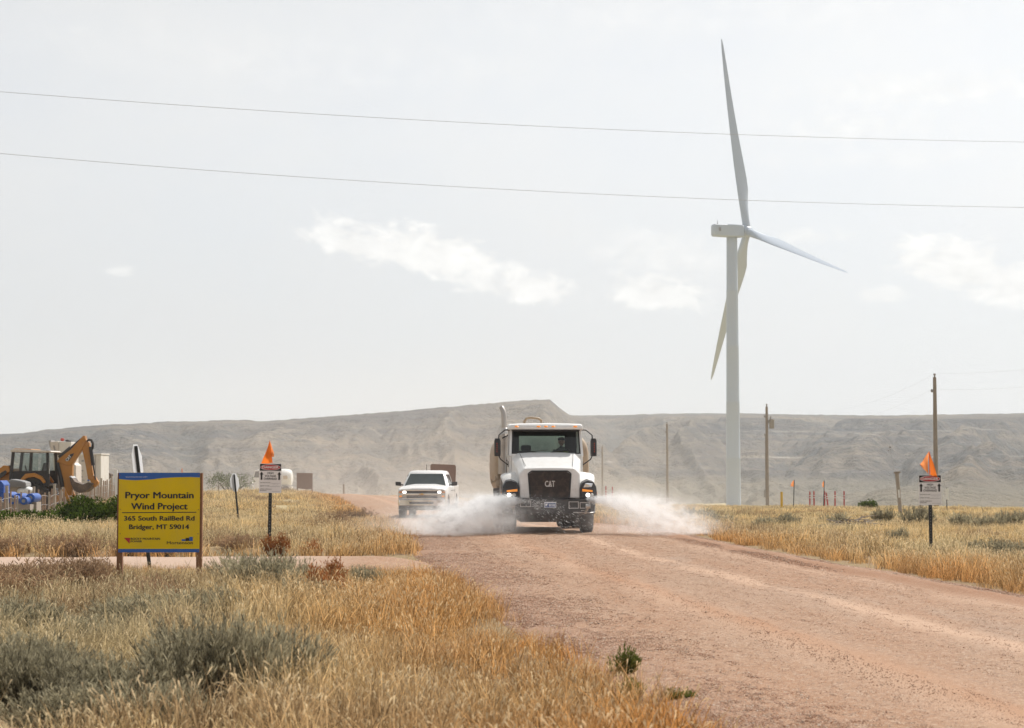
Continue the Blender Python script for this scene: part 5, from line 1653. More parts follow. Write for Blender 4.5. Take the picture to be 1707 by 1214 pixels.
# ------------------------------------------------------------------ lath fence
fa, fb = at_px(-40, 850, 60.0), at_px(205, 830, 118.0)
fn = thing('snow_fence', 'weathered lath fence of uneven wooden pickets in front of the backhoe', 'fence', (fa.x, fa.y, gz(fa.x, fa.y)))
N = 74
tops = []
for k in range(N):
    f_ = k / (N - 1)
    f_ = f_ ** 1.0
    x, y = fa.x + (fb.x - fa.x) * f_, fa.y + (fb.y - fa.y) * f_
    z = gz(x, y)
    h = random.uniform(1.0, 1.28) if k % 9 else 1.42
    w_ = random.uniform(0.05, 0.075) if k % 9 else 0.09
    lx, ly, lz = x - fa.x, y - fa.y, z - fn.location.z
    tl_ = random.uniform(-0.05, 0.05)
    MB().bar((lx, ly, lz - 0.15), (lx + tl_, ly + random.uniform(-0.03, 0.03), lz + h), w_, 0.02 if k % 9 else 0.08, (0, 1, 0)).build('picket', 'lath_wood' if k % 3 else 'grey_wood', fn)
    tops.append((lx, ly, lz))
for hh in (0.25, 0.62, 0.98):
    MB().tube([(x, y - 0.03, z + hh) for x, y, z in tops], 0.008, 5).build('fence_wire', 'wire', fn)

# ------------------------------------------------------------------ distant tanker and brown board
lo, f, sd2 = local_thing('tank_trailer', 'white tank truck half hidden behind the danger sign in the dust', 'truck', 462, 205.0)
def tring(px_, k):
    c_ = f(px_, 797)
    hgt = 15 * 205 / FPX
    return [(c_[0] + 0, 1.1 * k * math.cos(2 * math.pi * i / 20), c_[2] + hgt * k * math.sin(2 * math.pi * i / 20)) for i in range(20)]
MB().loft([tring(438, 0.8), tring(441, 0.96), tring(446, 1.0), tring(476, 1.0), tring(483, 0.95), tring(486.5, 0.8), tring(488, 0.4)]).build('tank', 'white_flat', lo, True)
MB().prism(sd2([(424, 797), (427, 784), (437, 782), (438, 818), (424, 818)]), 'y', -1.1, 1.1).build('cab', 'white_flat', lo, False, 0.05)
MB().prism(sd2([(425.5, 796), (428, 786), (434, 785.5), (434, 796)]), 'y', -1.12, -1.1).build('cab_window', 'dark_glass', lo)
MB().prism(sd2([(424, 811), (487, 811), (487, 816), (424, 816)]), 'y', -0.9, 0.9).build('chassis', 'container_white', lo, False, 0.03)
MB().prism(sd2([(474, 793), (481, 793), (481, 799), (474, 799)]), 'y', -1.12, -1.09).build('placard', 'tank_tan', lo)
for px_ in (431, 468, 478):
    c_ = f(px_, 818, -0.9)
    MB().lathe([(-0.15, 0.2), (-0.15, 0.48), (0.15, 0.48), (0.15, 0.2)], 'y', 18, c_).build('wheel', 'rubber', lo, True)
MB().sphere(f(424.5, 804, -0.7), 0.13, 10, 8).sphere(f(424.5, 810, -0.7), 0.10, 10, 8).build('headlight', 'lamp_lit', lo, True)

lo, f, sd2 = local_thing('notice_board', 'back of a brown notice board on two legs, out on the grass', 'board', 508, 142.0)
MB().prism(sd2([(494.5, 788.5), (521, 789), (521, 815), (510, 816), (494.5, 814)]), 'y', 0.0, 0.03).build('panel', 'board_brown', lo, False, 0.005)
for px_ in (495.6, 520):
    a, b_ = f(px_, 789, 0.06), f(px_, 832, 0.06)
    MB().bar(a, b_, 0.09, 0.06, (0, 1, 0)).build('leg', 'board_brown', lo)

# ------------------------------------------------------------------ small posts and markers
def post(name, label, cat, px, D, ytop, w_, mat, group=None, lean=0.0, rect=False, sink=0.15):
    t_ = at_px(px, ytop, D)
    g0 = gz(t_.x, D) - sink
    o = thing(name, label, cat, (t_.x - math.tan(lean) * (t_.z - g0), D, g0), 0, group, tilt=(0, lean))
    h = (t_.z - g0) / math.cos(lean)
    q = MB()
    if rect: q.box(-w_ / 2, w_ / 2, -w_ / 3, w_ / 3, 0, h)
    else: q.tube([(0, 0, 0), (0, 0, h * 0.97), (0, 0, h)], [w_ / 2, w_ / 2, w_ / 2 * 0.8], 10)
    q.build('shaft', mat, o, not rect, 0.004 if rect else 0)
    return o, h


o, h = post('wooden_post', 'weathered wooden post leaning beside a thin rod on the plain', 'post', 1495, 85.0, 787, 0.17, 'grey_wood', None, R(-4.5))
MB().box(-0.12, 0.14, -0.1, 0.1, h - 0.06, h + 0.02).build('cap_block', 'pole_wood', o)
MB().tube([(-0.02, 0.05, h * 0.5), (-0.22, 0.05, h + 1.42)], [0.014, 0.008], 6).build('thin_rod', 'wire', o)
MB().tube([(-0.30, 0.05, h + 0.98), (-0.17, 0.05, h + 1.0)], 0.02, 6).sphere((-0.18, 0.05, h + 1.12), 0.05, 8, 6).build('rod_fitting', 'transformer', o)
MB().box(-0.05, 0.03, -0.10, -0.088, h * 0.45, h * 0.62).build('tag_plate', 'white_flat', o)
post('marker_post', 'plain yellow marker post to one side of the red markers', 'post', 1303, 106.0, 820, 0.14, 'marker_yellow', None, R(0.3))
for i, (px_, D_, yt, ln, lb) in enumerate(((1350, 118, 821, -0.4, 'red and white marker post, first from the yellow post'), (1356.8, 119, 820.5, 0.3, 'red and white marker post, second from the yellow post'),
                                 (1374.5, 119, 820, -0.6, 'red and white marker post standing against the second orange flag'), (1377.5, 117, 823, 7.0, 'red and white marker post tilting towards its neighbour by the flag'),
                                 (1392, 118, 820.5, -0.5, 'red and white marker post, second from the end of the row'), (1407, 119, 820.5, 0.0, 'red and white marker post at the end of the row'),
                                 (1010, 128, 812, 0, 'red marker post in the spray beside the water truck'), (1021, 130, 813, 0, 'red marker post in the spray, farther from the water truck'))):
    o, h = post('marker_post', lb, 'post', px_, D_, yt, 0.095, 'marker_red', 'red and white marker posts on the plain', R(-ln))
    for zf in (0.70, 0.82):
        MB().lathe([(h * zf, 0.0485), (h * zf + 0.035, 0.0485)], 'z', 10).build('white_band', 'white_flat', o)
    MB().lathe([(h, 0.03), (h + 0.03, 0.055), (h + 0.06, 0.03)], 'z', 10).build('top_knob', 'marker_red', o)
for px_, D_, yt, lb in ((1324, 112, 800, 'black stake with a small orange flag, nearer to the yellow post'), (1374, 112, 801, 'black stake with a small orange flag in the middle of the red markers')):
    o, h = post('flag_stake', lb, 'flag', px_, D_, yt, 0.05, 'post_black', 'orange flags on stakes on the plain', R(2))
    cloth_quad(o, 'flag', [(0.0, 0, h), (0.03, 0, h - 0.42), (-0.20 if px_ < 1340 else -0.08, 0.05, h - 0.38), (-0.12 if px_ < 1340 else -0.09, 0.03, h - 0.12)], 'flag_orange_thin', 0.05)
o, h = post('marker_post', 'thin post with a white plate beyond the danger sign across the road', 'post', 1578, 100.0, 813, 0.045, 'post_black', None, 0)
MB().box(-0.06, 0.09, -0.035, -0.02, h - 0.62, h - 0.04).build('plate', 'white_flat', o)
o, h = post('fence_post', 'slim brown post partly hidden by the danger sign across the road', 'post', 1533, 88.0, 798, 0.05, 'pole_wood', None, 0)
MB().box(-0.06, 0.10, -0.05, 0.05, h * 0.1, h * 0.25).build('coupling', 'grey_mat', o)
post('short_post', 'short dark post on the skyline of the grass near the small octagonal sign', 'post', 364.5, 118.0, 809, 0.085, 'pole_wood', None, 0, True)
post('short_post', 'short pale post in the dust between notice board and pickup', 'post', 573, 150.0, 807, 0.13, 'grey_wood', None, 0, True)
post('wooden_stake', 'small brown stake in the grass beside the side road', 'stake', 48, 39.0, 906, 0.06, 'post_wood', None, 0, True)
post('flag_stake', 'tiny orange stake top showing above the yellow sign', 'stake', 303.5, 100.0, 781, 0.04, 'flag_orange', None, 0)
o, h = post('marker_post', 'pale slat marker standing just beside the yellow sign', 'post', 193, 78.0, 784, 0.13, 'white_flat', None, R(-3), True)
# white rock mark on the mesa top
hp = at_px(836, 676, 1448.0)
o = MB().prism([(-3.2, -0.6), (3.2, -0.6), (2.4, 0.4), (1.2, 0.6), (0.8, 2.2), (-0.6, 2.4), (-1.4, 0.5), (-2.6, 0.3)], 'y', -1.5, 1.5).build('rock_outcrop', 'white_flat', None, False, 0.3)
o.location = (hp.x, 1448.0, hp.z)
tag(o, 'small white rock outcrop on top of the mesa', 'rock')


# ------------------------------------------------------------------ vegetation materials
def plantmat(name, base=None, trans=0.35, var=0.35, seed_col=None, rough=0.0):
    """thin dry leaves; colour from the instance tint (or a base colour), varied blade by blade"""
    m, t, b = newmat(name)
    t.n.remove(b)
    out = t.n['Material Output']
    a = t.new('ShaderNodeAttribute')
    a.attribute_name = 'bv'
    r_, g_, b_ = t.xyz(a.outputs['Vector'])
    if base is None:
        ti = t.new('ShaderNodeAttribute')
        ti.attribute_type = 'INSTANCER'
        ti.attribute_name = 'tint'
        col = ti.outputs['Color']
    else:
        oi = t.new('ShaderNodeObjectInfo')
        col = t.mix(oi.outputs['Random'], tuple(c * 0.85 for c in base), tuple(c * 1.15 for c in base))
    k = t.add(1.0 - var, t.mul(r_, 2 * var))
    col = t.mix(1.0, col, t.vec(k, k, k), 'MULTIPLY')
    if seed_col:
        col = t.mix(t.mul(b_, 0.65), col, seed_col)
    d = t.new('ShaderNodeBsdfDiffuse')
    tl = t.new('ShaderNodeBsdfTranslucent')
    t.l.new(col, d.inputs[0])
    t.l.new(col, tl.inputs[0])
    mx = t.new('ShaderNodeMixShader')
    mx.inputs[0].default_value = trans
    t.l.new(d.outputs[0], mx.inputs[1])
    t.l.new(tl.outputs[0], mx.inputs[2])
    t.l.new(mx.outputs[0], out.inputs[0])
    return m


plantmat('dry_grass', None, 0.45, 0.75, (0.66, 0.55, 0.36))
plantmat('sage_leaf', (0.385, 0.345, 0.235), 0.32, 0.75)
plantmat('dry_brush', (0.37, 0.25, 0.155), 0.3, 0.5)
plantmat('rust_brush', (0.36, 0.155, 0.06), 0.3, 0.4)
plantmat('juniper_leaf', (0.085, 0.125, 0.022), 0.3, 0.7)
plantmat('green_weed', (0.17, 0.19, 0.05), 0.3, 0.4)
plantmat('dead_twig', (0.30, 0.25, 0.21), 0.05, 0.4)


class Leafer:
    """collects many thin ribbons into one mesh with a per-blade attribute (random, height, seed)"""
    def __init__(s):
        s.V, s.F, s.A = [], [], []
        s.n = 0

    def ribbon(s, pts, ws, side, rnd, seed=0.0):
        k = len(pts)
        side = Vector(side)
        for i, (p, w_) in enumerate(zip(pts, ws)):
            s.V.append(tuple(p - side * w_ / 2))
            s.V.append(tuple(p + side * w_ / 2))
            s.A += [(rnd, i / (k - 1), seed)] * 2
        for i in range(k - 1):
            o = s.n + 2 * i
            s.F.append((o, o + 1, o + 3, o + 2))
        s.n += 2 * k

    def mesh(s, name, mat):
        me = npmesh(name, np.array(s.V), np.array(s.F), mat, False)
        at = me.attributes.new('bv', 'FLOAT_VECTOR', 'POINT')
        at.data.foreach_set('vector', np.array(s.A, dtype=np.float32).ravel())
        return me


def U(a, b_): return random.uniform(a, b_)


def grass_tuft(name, nb, h, spread, width, seeds=0.5, lean=0.35, stiff=1.0):
    L = Leafer()
    for _ in range(nb):
        a, rr = U(0, 6.283), spread * math.sqrt(random.random())
        base = Vector((rr * math.cos(a), rr * math.sin(a), -0.02))
        la = U(0, 6.283)
        out = Vector((math.cos(la), math.sin(la), 0)) * U(0.05, lean) + Vector((0.10, 0.02, 0))
        hh = h * U(0.45, 1.12)
        fa = U(0, 6.283)
        side = Vector((math.cos(fa), math.sin(fa), 0))
        bend = U(0.2, 1.3) / stiff
        pts = []
        for i in range(5):
            f = i / 4
            pts.append(base + out * hh * (f + bend * f * f) * 0.8 + Vector((0, 0, hh * (f - 0.22 * bend * f * f))))
        w_ = width * U(0.7, 1.3)
        rnd = random.random()
        L.ribbon(pts, [w_, w_, w_ * 0.85, w_ * 0.6, w_ * 0.15], side, rnd)
        if random.random() < seeds:      # drooping seed head
            tp, dr = pts[-1], (pts[-1] - pts[-2]).normalized()
            sl = U(0.04, 0.09) * (h / 0.42)
            q = [tp - dr * 0.01, tp + dr * sl * 0.45 + Vector((0, 0, -sl * 0.05)), tp + dr * sl * 0.8 + Vector((0, 0, -sl * 0.35))]
            L.ribbon(q, [width * 0.6, width * 1.6, width * 0.4], side, U(0.5, 1.0), 1.0)
    return L.mesh(name, 'dry_grass')


def scatter(name, src, P, rotz, tiltx, scl, idx, tint, label, cat):
    """one object of grass: points carry rotation, scale and tint, geometry nodes set a tuft on each"""
    n = len(P)
    me = bpy.data.meshes.new(name)
    me.vertices.add(n)
    me.vertices.foreach_set('co', np.asarray(P, dtype=np.float32).ravel())
    ra = np.stack([tiltx, tiltx * 0.5, rotz], 1).astype(np.float32)
    me.attributes.new('rot', 'FLOAT_VECTOR', 'POINT').data.foreach_set('vector', ra.ravel())
    me.attributes.new('scl', 'FLOAT_VECTOR', 'POINT').data.foreach_set('vector', np.asarray(scl, dtype=np.float32).ravel())
    me.attributes.new('idx', 'INT', 'POINT').data.foreach_set('value', np.asarray(idx, dtype=np.int32))
    tc = np.concatenate([tint, np.ones((n, 1))], 1).astype(np.float32)
    me.attributes.new('tint', 'FLOAT_COLOR', 'POINT').data.foreach_set('color', tc.ravel())
    o = link(bpy.data.objects.new(name, me))
    ng = bpy.data.node_groups.new(name + '_nodes', 'GeometryNodeTree')
    ng.interface.new_socket('Geometry', in_out='INPUT', socket_type='NodeSocketGeometry')
    ng.interface.new_socket('Geometry', in_out='OUTPUT', socket_type='NodeSocketGeometry')
    gi, go = ng.nodes.new('NodeGroupInput'), ng.nodes.new('NodeGroupOutput')
    iop = ng.nodes.new('GeometryNodeInstanceOnPoints')
    iop.inputs['Pick Instance'].default_value = True
    jn = ng.nodes.new('GeometryNodeJoinGeometry')
    for s_ob in src:
        oi = ng.nodes.new('GeometryNodeObjectInfo')
        oi.inputs['Object'].default_value = s_ob
        oi.inputs['As Instance'].default_value = True
        ng.links.new(oi.outputs['Geometry'], jn.inputs[0])
    def attr(nm, tp):
        a = ng.nodes.new('GeometryNodeInputNamedAttribute')
        a.data_type = tp
        a.inputs['Name'].default_value = nm
        return a.outputs['Attribute']
    ng.links.new(gi.outputs[0], iop.inputs['Points'])
    ng.links.new(jn.outputs[0], iop.inputs['Instance'])
    ng.links.new(attr('idx', 'INT'), iop.inputs['Instance Index'])
    e2r = ng.nodes.new('FunctionNodeEulerToRotation')
    ng.links.new(attr('rot', 'FLOAT_VECTOR'), e2r.inputs[0])
    ng.links.new(e2r.outputs[0], iop.inputs['Rotation'])
    ng.links.new(attr('scl', 'FLOAT_VECTOR'), iop.inputs['Scale'])
    ng.links.new(iop.outputs[0], go.inputs[0])
    md = o.modifiers.new('scatter', 'NODES')
    md.node_group = ng
    return tag(o, label, cat, kind='stuff')


def src_obj(name, me): return bpy.data.objects.new(name, me)      # not linked: only a source for the scatter


near_t = [src_obj('grass_tuft', grass_tuft('grass_tuft', U(14, 34).__int__(), 0.38, U(0.08, 0.16), 0.0062, 0.30, U(0.3, 0.7), U(0.7, 1.3))) for _ in range(12)]
mid_t = [src_obj('grass_tuft', grass_tuft('grass_tuft', U(24, 46).__int__(), 0.36, 0.20, 0.0105, 0.45, U(0.3, 0.6))) for _ in range(8)]
far_t = [src_obj('grass_tuft', grass_tuft('grass_tuft', 60, 0.30, 0.45, 0.020, 0.35)) for _ in range(5)]

STRAW, GOLD, ORANGE, BROWN, GREY = [np.array(c) for c in ((0.62, 0.485, 0.27), (0.56, 0.385, 0.165), (0.49, 0.235, 0.07), (0.30, 0.20, 0.115), (0.36, 0.31, 0.195))]


def grass_tint(x, y):
    d = np.clip(road_d(x, y), 0, 99)
    n1 = fbm(x * 0.45, y * 0.30, 4, 101)
    n2 = fbm(x * 0.9 + 30, y * 0.5, 4, 103)
    n3 = fbm(x * 0.22 + 70, y * 0.13, 3, 107)
    c = STRAW[None] * (0.86 + 0.3 * n1[:, None])
    g = sstep(n2, 0.42, 0.62) * 0.55
    c = c * (1 - g[:, None]) + GOLD[None] * g[:, None]
    # rusty cheatgrass thick along the gravel, thinning away from it
    dm = np.where((y > 36) & (x < road_x(y)), d * 0.9, d)
    reach = np.where(y < 34, 2.3, np.where(x > road_x(y), 1.7, 1.6))
    o_ = np.exp(-(dm / reach) ** 2) * (0.65 + 0.75 * (n1 - 0.35)) * np.where((x < road_x(y)) & (y > 31) & (y < 60), 0.85, 1.0)
    o_ = np.clip(o_ * np.where(x > road_x(y), 0.85, 1.1), 0, 1)
    c = c * (1 - o_[:, None]) + ORANGE[None] * o_[:, None]
    wide = sstep(d, 1.8, 4.5) * np.where((x < 0) & (y < 34), 1.0, 0.5)
    s_ = sstep(n3, 0.46 - 0.06 * wide, 0.66) * (1 - o_) * (0.35 + 0.35 * wide)
    c = c * (1 - s_[:, None]) + GREY[None] * s_[:, None]
    b_ = sstep(fbm(x * 0.6 + 9, y * 0.6, 3, 109), 0.48, 0.66) * 0.8 * (1 - o_)
    c = c * (1 - b_[:, None]) + BROWN[None] * b_[:, None]
    return np.clip(c * (0.85 + 0.3 * rng.random((len(x), 1))), 0.01, 0.9)


def sample(y0, y1, dens, side, margin, xmax=None):
    pts = []
    area_x = lambda y: 0.285 * y + 3.0
    n = int(dens * (y1 - y0) * 2 * area_x(y1))
    y = rng.uniform(y0, y1, n)
    x = rng.uniform(-1, 1, n) * area_x(y1)
    ok = np.abs(x) < area_x(y)
    d = road_d(x, y)
    wob = 0.35 * (fbm(x * 1.3, y * 1.3, 3, 111) - 0.45)
    ok &= d > margin + wob
    # bare gaps
    thin = fbm(x * 0.8 + 5, y * 0.8, 3, 113)
    ok &= rng.random(n) < np.where(d < 0.5, 0.75, 1.0) * np.clip(0.18 + 2.2 * (thin - 0.3), 0.10, 1)
    for sx_0, sy_0, sr_0 in SHRUBS:
        q_ = ((x - sx_0) ** 2 + ((y - sy_0 + sr_0 * 0.5) / 1.7) ** 2) / sr_0 ** 2
        ok &= ~((q_ < 1.0) & (rng.random(n) < 0.82))
    if side: ok &= side(x, y)
    return x[ok], y[ok]


def lay(name, tufts, x, y, s0, s1, label):
    n = len(x)
    z = ground_z(x, y)
    d = np.clip(road_d(x, y), 0, 9)
    hgt = 0.30 + 1.15 * fbm(x * 0.55, y * 0.4, 4, 121)
    # grazed short on the near verge of the side road and out on the open plain
    hgt = hgt * np.where((x < road_x(y) - 3.2) & (y > 27) & (y < 33.6), np.interp(y, [27, 31], [1.0, 0.45]), 1.0)
    hgt = hgt * np.where((x > road_x(y)) & (d > 2.5), 0.75, 1.0)
    # shorter at the very edge of the gravel
    hgt = hgt * np.interp(d, [0, 0.5], [0.6, 1.0])
    s = rng.uniform(s0, s1, n) * hgt
    scl = np.stack([s * rng.uniform(0.9, 1.2, n), s * rng.uniform(0.9, 1.2, n), s], 1)
    return scatter(name, tufts, np.stack([x, y, z], 1), rng.uniform(0, 6.283, n), rng.normal(0, 0.10, n), scl, rng.integers(0, len(tufts), n), grass_tint(x, y), label, 'grass')



# ------------------------------------------------------------------ shrubs
def sage_mesh(name, mat, nst, rad, h, leaf=0.05, lw=0.007, lps=14, upright=0.8, stemmat=False):
    L = Leafer()
    lobes = [(U(-0.55, 0.55) * rad, U(-0.55, 0.55) * rad, U(0.7, 1.05)) for _ in range(7)]
    for _ in range(nst):
        lx, ly, lh = random.choice(lobes)
        a, rr = U(0, 6.283), math.sqrt(random.random())
        base = Vector((lx * 0.35 + U(-0.05, 0.05), ly * 0.35 + U(-0.05, 0.05), -0.02))
        tip = Vector((lx + rad * 0.55 * rr * math.cos(a), ly + rad * 0.55 * rr * math.sin(a), h * lh * (1 - 0.40 * rr * rr) * U(0.75, 1.08)))
        mid = base.lerp(tip, 0.5) + Vector((lx * 0.25, ly * 0.25, -h * 0.05))
        fa = U(0, 6.283)
        pts = [base, base.lerp(mid, 0.6), mid.lerp(tip, 0.35), tip]
        rnd = random.random() * 0.6
        L.ribbon(pts, [0.010, 0.007, 0.005, 0.002], (math.cos(fa), math.sin(fa), 0), rnd * 0.3)
        axis_ = (tip - mid).normalized()
        for k in range(lps):
            f = U(0.30, 1.0)
            p = (base.lerp(mid, f / 0.5) if f < 0.5 else mid.lerp(tip, (f - 0.5) / 0.5))
            d = (axis_ * upright + Vector((U(-1, 1), U(-1, 1), U(-0.2, 1))) * 0.55).normalized()
            ll = leaf * U(0.6, 1.3)
            fa = U(0, 6.283)
            sd_ = d.cross(Vector((math.cos(fa), math.sin(fa), 0.3))).normalized()
            L.ribbon([p, p + d * ll * 0.55, p + d * ll], [lw * 0.5, lw, lw * 0.3], sd_, min(1, rnd + U(0.0, 0.4)))
    return L.mesh(name, mat)


sage_meshes = [sage_mesh('foliage', 'sage_leaf', 420, 0.5, 0.62, 0.055, 0.008, 22) for _ in range(3)]
sage_small = [sage_mesh('foliage', 'sage_leaf', 200, 0.42, 0.50, 0.06, 0.012, 18) for _ in range(3)]
brush_meshes = [sage_mesh('twigs', 'dry_brush', 240, 0.45, 0.42, 0.06, 0.009, 14, 0.3) for _ in range(2)]
rust_meshes = [sage_mesh('twigs', 'rust_brush', 120, 0.30, 0.45, 0.05, 0.012, 14, 0.4) for _ in range(2)]


SHRUBS = []


def shrub(name, cat, mesh, px, D, s, label, group, pname, sz=None):
    p = at_px(px, 900, D)
    o = thing(name, label, cat, (p.x, D, gz(p.x, D) - 0.03), U(0, 6.28), group)
    o.scale = (s, s, sz or s)
    SHRUBS.append((p.x, D, 0.5 * s))
    c = bpy.data.objects.new(pname, mesh)
    link(c, o)
    # woody base
    q = MB()
    for k in range(5):
        a = U(0, 6.28)
        q.tube([(0, 0, -0.05), (0.08 * math.cos(a), 0.08 * math.sin(a), 0.09), (0.2 * math.cos(a), 0.2 * math.sin(a), 0.22)], [0.016, 0.012, 0.006], 5)
    q.build('stem', 'bark', o)
    return o


G1 = 'grey green sagebrush in the dry grass'
for i, (px, D, s, sz, lb) in enumerate([
        (345, 13.9, 0.98, 0.92, 'largest grey green sagebrush in the near grass, with smaller ones beside it'),
        (430, 14.3, 0.80, 0.92, 'sagebrush adjoining the largest one on the side toward the gravel'),
        (190, 13.4, 0.85, 0.66, 'low grey green sagebrush between the largest one and the picture edge'),
        (90, 13.5, 0.75, 0.68, 'low sagebrush second from the near corner of the grass'),
        (5, 13.8, 0.9, 0.85, 'sagebrush cut off by the picture edge in the near corner'),
        (270, 12.9, 0.7, 0.55, 'low sagebrush in front of the largest one at the bottom edge'),
        (120, 12.6, 0.8, 0.5, 'low dull sagebrush at the bottom edge of the near grass'),
        (425, 27.6, 1.15, 0.95, 'grey sagebrush standing below the danger sign before the side road'),
        (470, 27.2, 0.8, 0.75, 'smaller sagebrush beside the grey one below the danger sign'),
        (495, 24.0, 0.8, 0.55, 'pale sagebrush in grass in front of the danger sign'),
        (340, 22.5, 0.9, 0.6, 'pale sagebrush a little in front of the yellow sign post'),
        (230, 21.0, 1.0, 0.55, 'flat sagebrush in front of the yellow sign'),
        (600, 28.5, 0.6, 0.5, 'small grey sagebrush near the mouth of the side road'),
        (30, 20.0, 0.8, 0.7, 'sagebrush by the picture edge farther back than the corner one'),
        (150, 18.5, 0.7, 0.5, 'sparse sagebrush halfway between the corner and the yellow sign')]):
    shrub('sagebrush', 'shrub', sage_meshes[i % 3], px, D, s * 1.18, lb, G1, 'foliage', sz * 1.12)
G2 = 'sagebrush dotted on the plain across the road'
for i, (px, D, s, sz, lb) in enumerate([
        (1395, 60, 1.3, 1.1, 'sagebrush just behind the pile of dead branches across the road'),
        (1470, 64, 1.0, 1.2, 'round sagebrush between dead branches and the leaning post'),
        (1525, 62, 1.5, 1.35, 'largest dark sagebrush beside the danger sign across the road'),
        (1600, 58, 1.5, 1.0, 'wide sagebrush just past the danger sign across the road'),
        (1650, 56, 1.3, 0.9, 'low sagebrush near the picture edge across the road'),
        (1685, 58, 1.3, 1.1, 'sagebrush nearest to the picture edge across the road'),
        (1320, 62, 1.6, 0.9, 'flat sagebrush on the near side of the dead branches'),
        (1270, 60, 1.2, 0.8, 'low sagebrush below the utility pole with the transformer'),
        (1165, 66, 1.6, 1.0, 'sagebrush nearest to the water truck across the road'),
        (1205, 63, 1.3, 0.8, 'low sagebrush below the wind turbine tower'),
        (1635, 40, 1.1, 0.8, 'pale green sagebrush in the tall grass past the danger sign'),
        (1690, 38, 1.0, 0.7, 'low pale sagebrush in the tall grass at the picture edge'),
        (1500, 46, 0.8, 0.7, 'small sagebrush in front of the dead branches')]):
    shrub('sagebrush', 'shrub', sage_small[i % 3], px, D, s * 1.05, lb, G2, 'foliage', sz * 1.1)
G3 = 'brown dried bushes near the side road'
for i, (px, D, s, sz, lb) in enumerate([
        (18, 38.6, 1.0, 0.9, 'brown dried bush at the picture edge behind the side road'),
        (118, 38.4, 1.25, 1.1, 'largest brown dried bush behind the side road'),
        (210, 38.2, 0.9, 0.8, 'brown dried bush half hidden by the yellow sign'),
        (265, 38.4, 0.9, 0.7, 'brown dried bush seen between the legs of the yellow sign'),
        (390, 39.5, 1.1, 0.7, 'brown dried bush between the yellow sign and the danger sign'),
        (60, 26.5, 1.5, 1.05, 'wide brown brush in front of the side road near the picture edge'),
        (150, 27.4, 1.1, 1.0, 'brown brush in front of the side road beside the yellow sign'),
        (245, 24.4, 0.9, 0.85, 'dark tangled brush below the yellow sign'),
        (20, 24.0, 1.2, 0.9, 'dull brush at the picture edge in front of the side road'),
        (590, 74, 1.6, 1.3, 'brown brush on the bank beside the pickup'),
        (560, 60, 1.4, 1.0, 'dull brown brush on the bank in front of the notice board')]):
    shrub('dry_bush', 'shrub', brush_meshes[i % 2], px, D, s * 1.2, lb, G3, 'twigs', sz * 1.25)
G4 = 'rusty red weeds'
for i, (px, D, s, lb) in enumerate([
        (456, 38.4, 1.2, 'tall rusty weed growing at the foot of the danger sign post'),
        (520, 38.2, 0.9, 'rusty weed at the far edge of the side road past the danger sign'),
        (470, 29.0, 0.9, 'rusty weed in front of the side road below the danger sign'),
        (555, 29.0, 0.9, 'rusty weed in front of the side road, farther along from the danger sign'),
        (545, 25.5, 1.1, 'reddish weed patch between sagebrush and golden grass')]):
    shrub('rusty_weed', 'plant', rust_meshes[i % 2], px, D, s, lb, G4, 'twigs', s * 1.1)

# junipers: many sprays of dark scale leaves
def juniper_mesh(name, rx, ry, h, n, mat='juniper_leaf', leaf=0.07):
    L = Leafer()
    cl = [(U(-1, 1) * rx * 0.75, U(-1, 1) * ry * 0.7, U(0.35, 0.80) * h, U(0.22, 0.36) * h) for _ in range(int(12 + rx * 10))]
    for _ in range(n):
        cx, cy, cz, cr = random.choice(cl)
        th, u = U(0, 6.283), U(-0.4, 1)
        r_ = cr * (0.65 + 0.45 * random.random())
        nrm = Vector((math.sqrt(1 - u * u) * math.cos(th), math.sqrt(1 - u * u) * math.sin(th), u))
        p = Vector((cx, cy, cz)) + Vector((nrm.x * r_ * 1.3, nrm.y * r_ * 1.3, nrm.z * r_))
        if p.z < 0.02: continue
        rnd = random.random()
        for _k in range(3):
            d = (nrm + Vector((U(-1, 1), U(-1, 1), U(-0.2, 1.2))) * 0.7).normalized()
            ll = leaf * U(0.7, 1.4)
            s_ = d.cross(Vector((U(-1, 1), U(-1, 1), U(-1, 1)))).normalized()
            L.ribbon([p, p + d * ll * 0.5, p + d * ll], [0.012, 0.024, 0.006], s_, rnd)
    return L.mesh(name, mat)


def juniper(px, D, rx, ry, h, n, label, group='dark green junipers below the fence'):
    p = at_px(px, 870, D)
    o = thing('juniper_shrub', label, 'shrub', (p.x, D, gz(p.x, D) - 0.05), 0, group)
    link(bpy.data.objects.new('foliage', juniper_mesh('foliage', rx, ry, h, n)), o)
    q = MB()
    for k in range(7):
        a = U(0, 6.28)
        q.tube([(0.1 * math.cos(a), 0.1 * math.sin(a), -0.1), (0.3 * rx * math.cos(a), 0.3 * ry * math.sin(a), 0.25 * h), (0.7 * rx * math.cos(a), 0.7 * ry * math.sin(a), 0.6 * h)], [0.05, 0.035, 0.015], 6)
    q.build('trunk', 'bark', o)


juniper(34, 56.0, 0.98, 0.7, 0.60, 3000, 'small dark green juniper nearest the picture edge below the fence')
juniper(112, 56.5, 0.95, 0.8, 0.74, 3200, 'middle dark green juniper below the fence')
juniper(180, 57.0, 1.10, 0.9, 1.02, 4200, 'tallest dark green juniper against the yellow sign')
juniper(1447, 104.0, 0.42, 0.4, 0.62, 900, 'tiny dark green bush on the crest past the red markers', 'small bushes on the crest')
juniper(384, 140.0, 1.7, 1.3, 1.75, 2200, 'hazy grey green bush behind the small octagonal sign', 'small bushes on the crest')

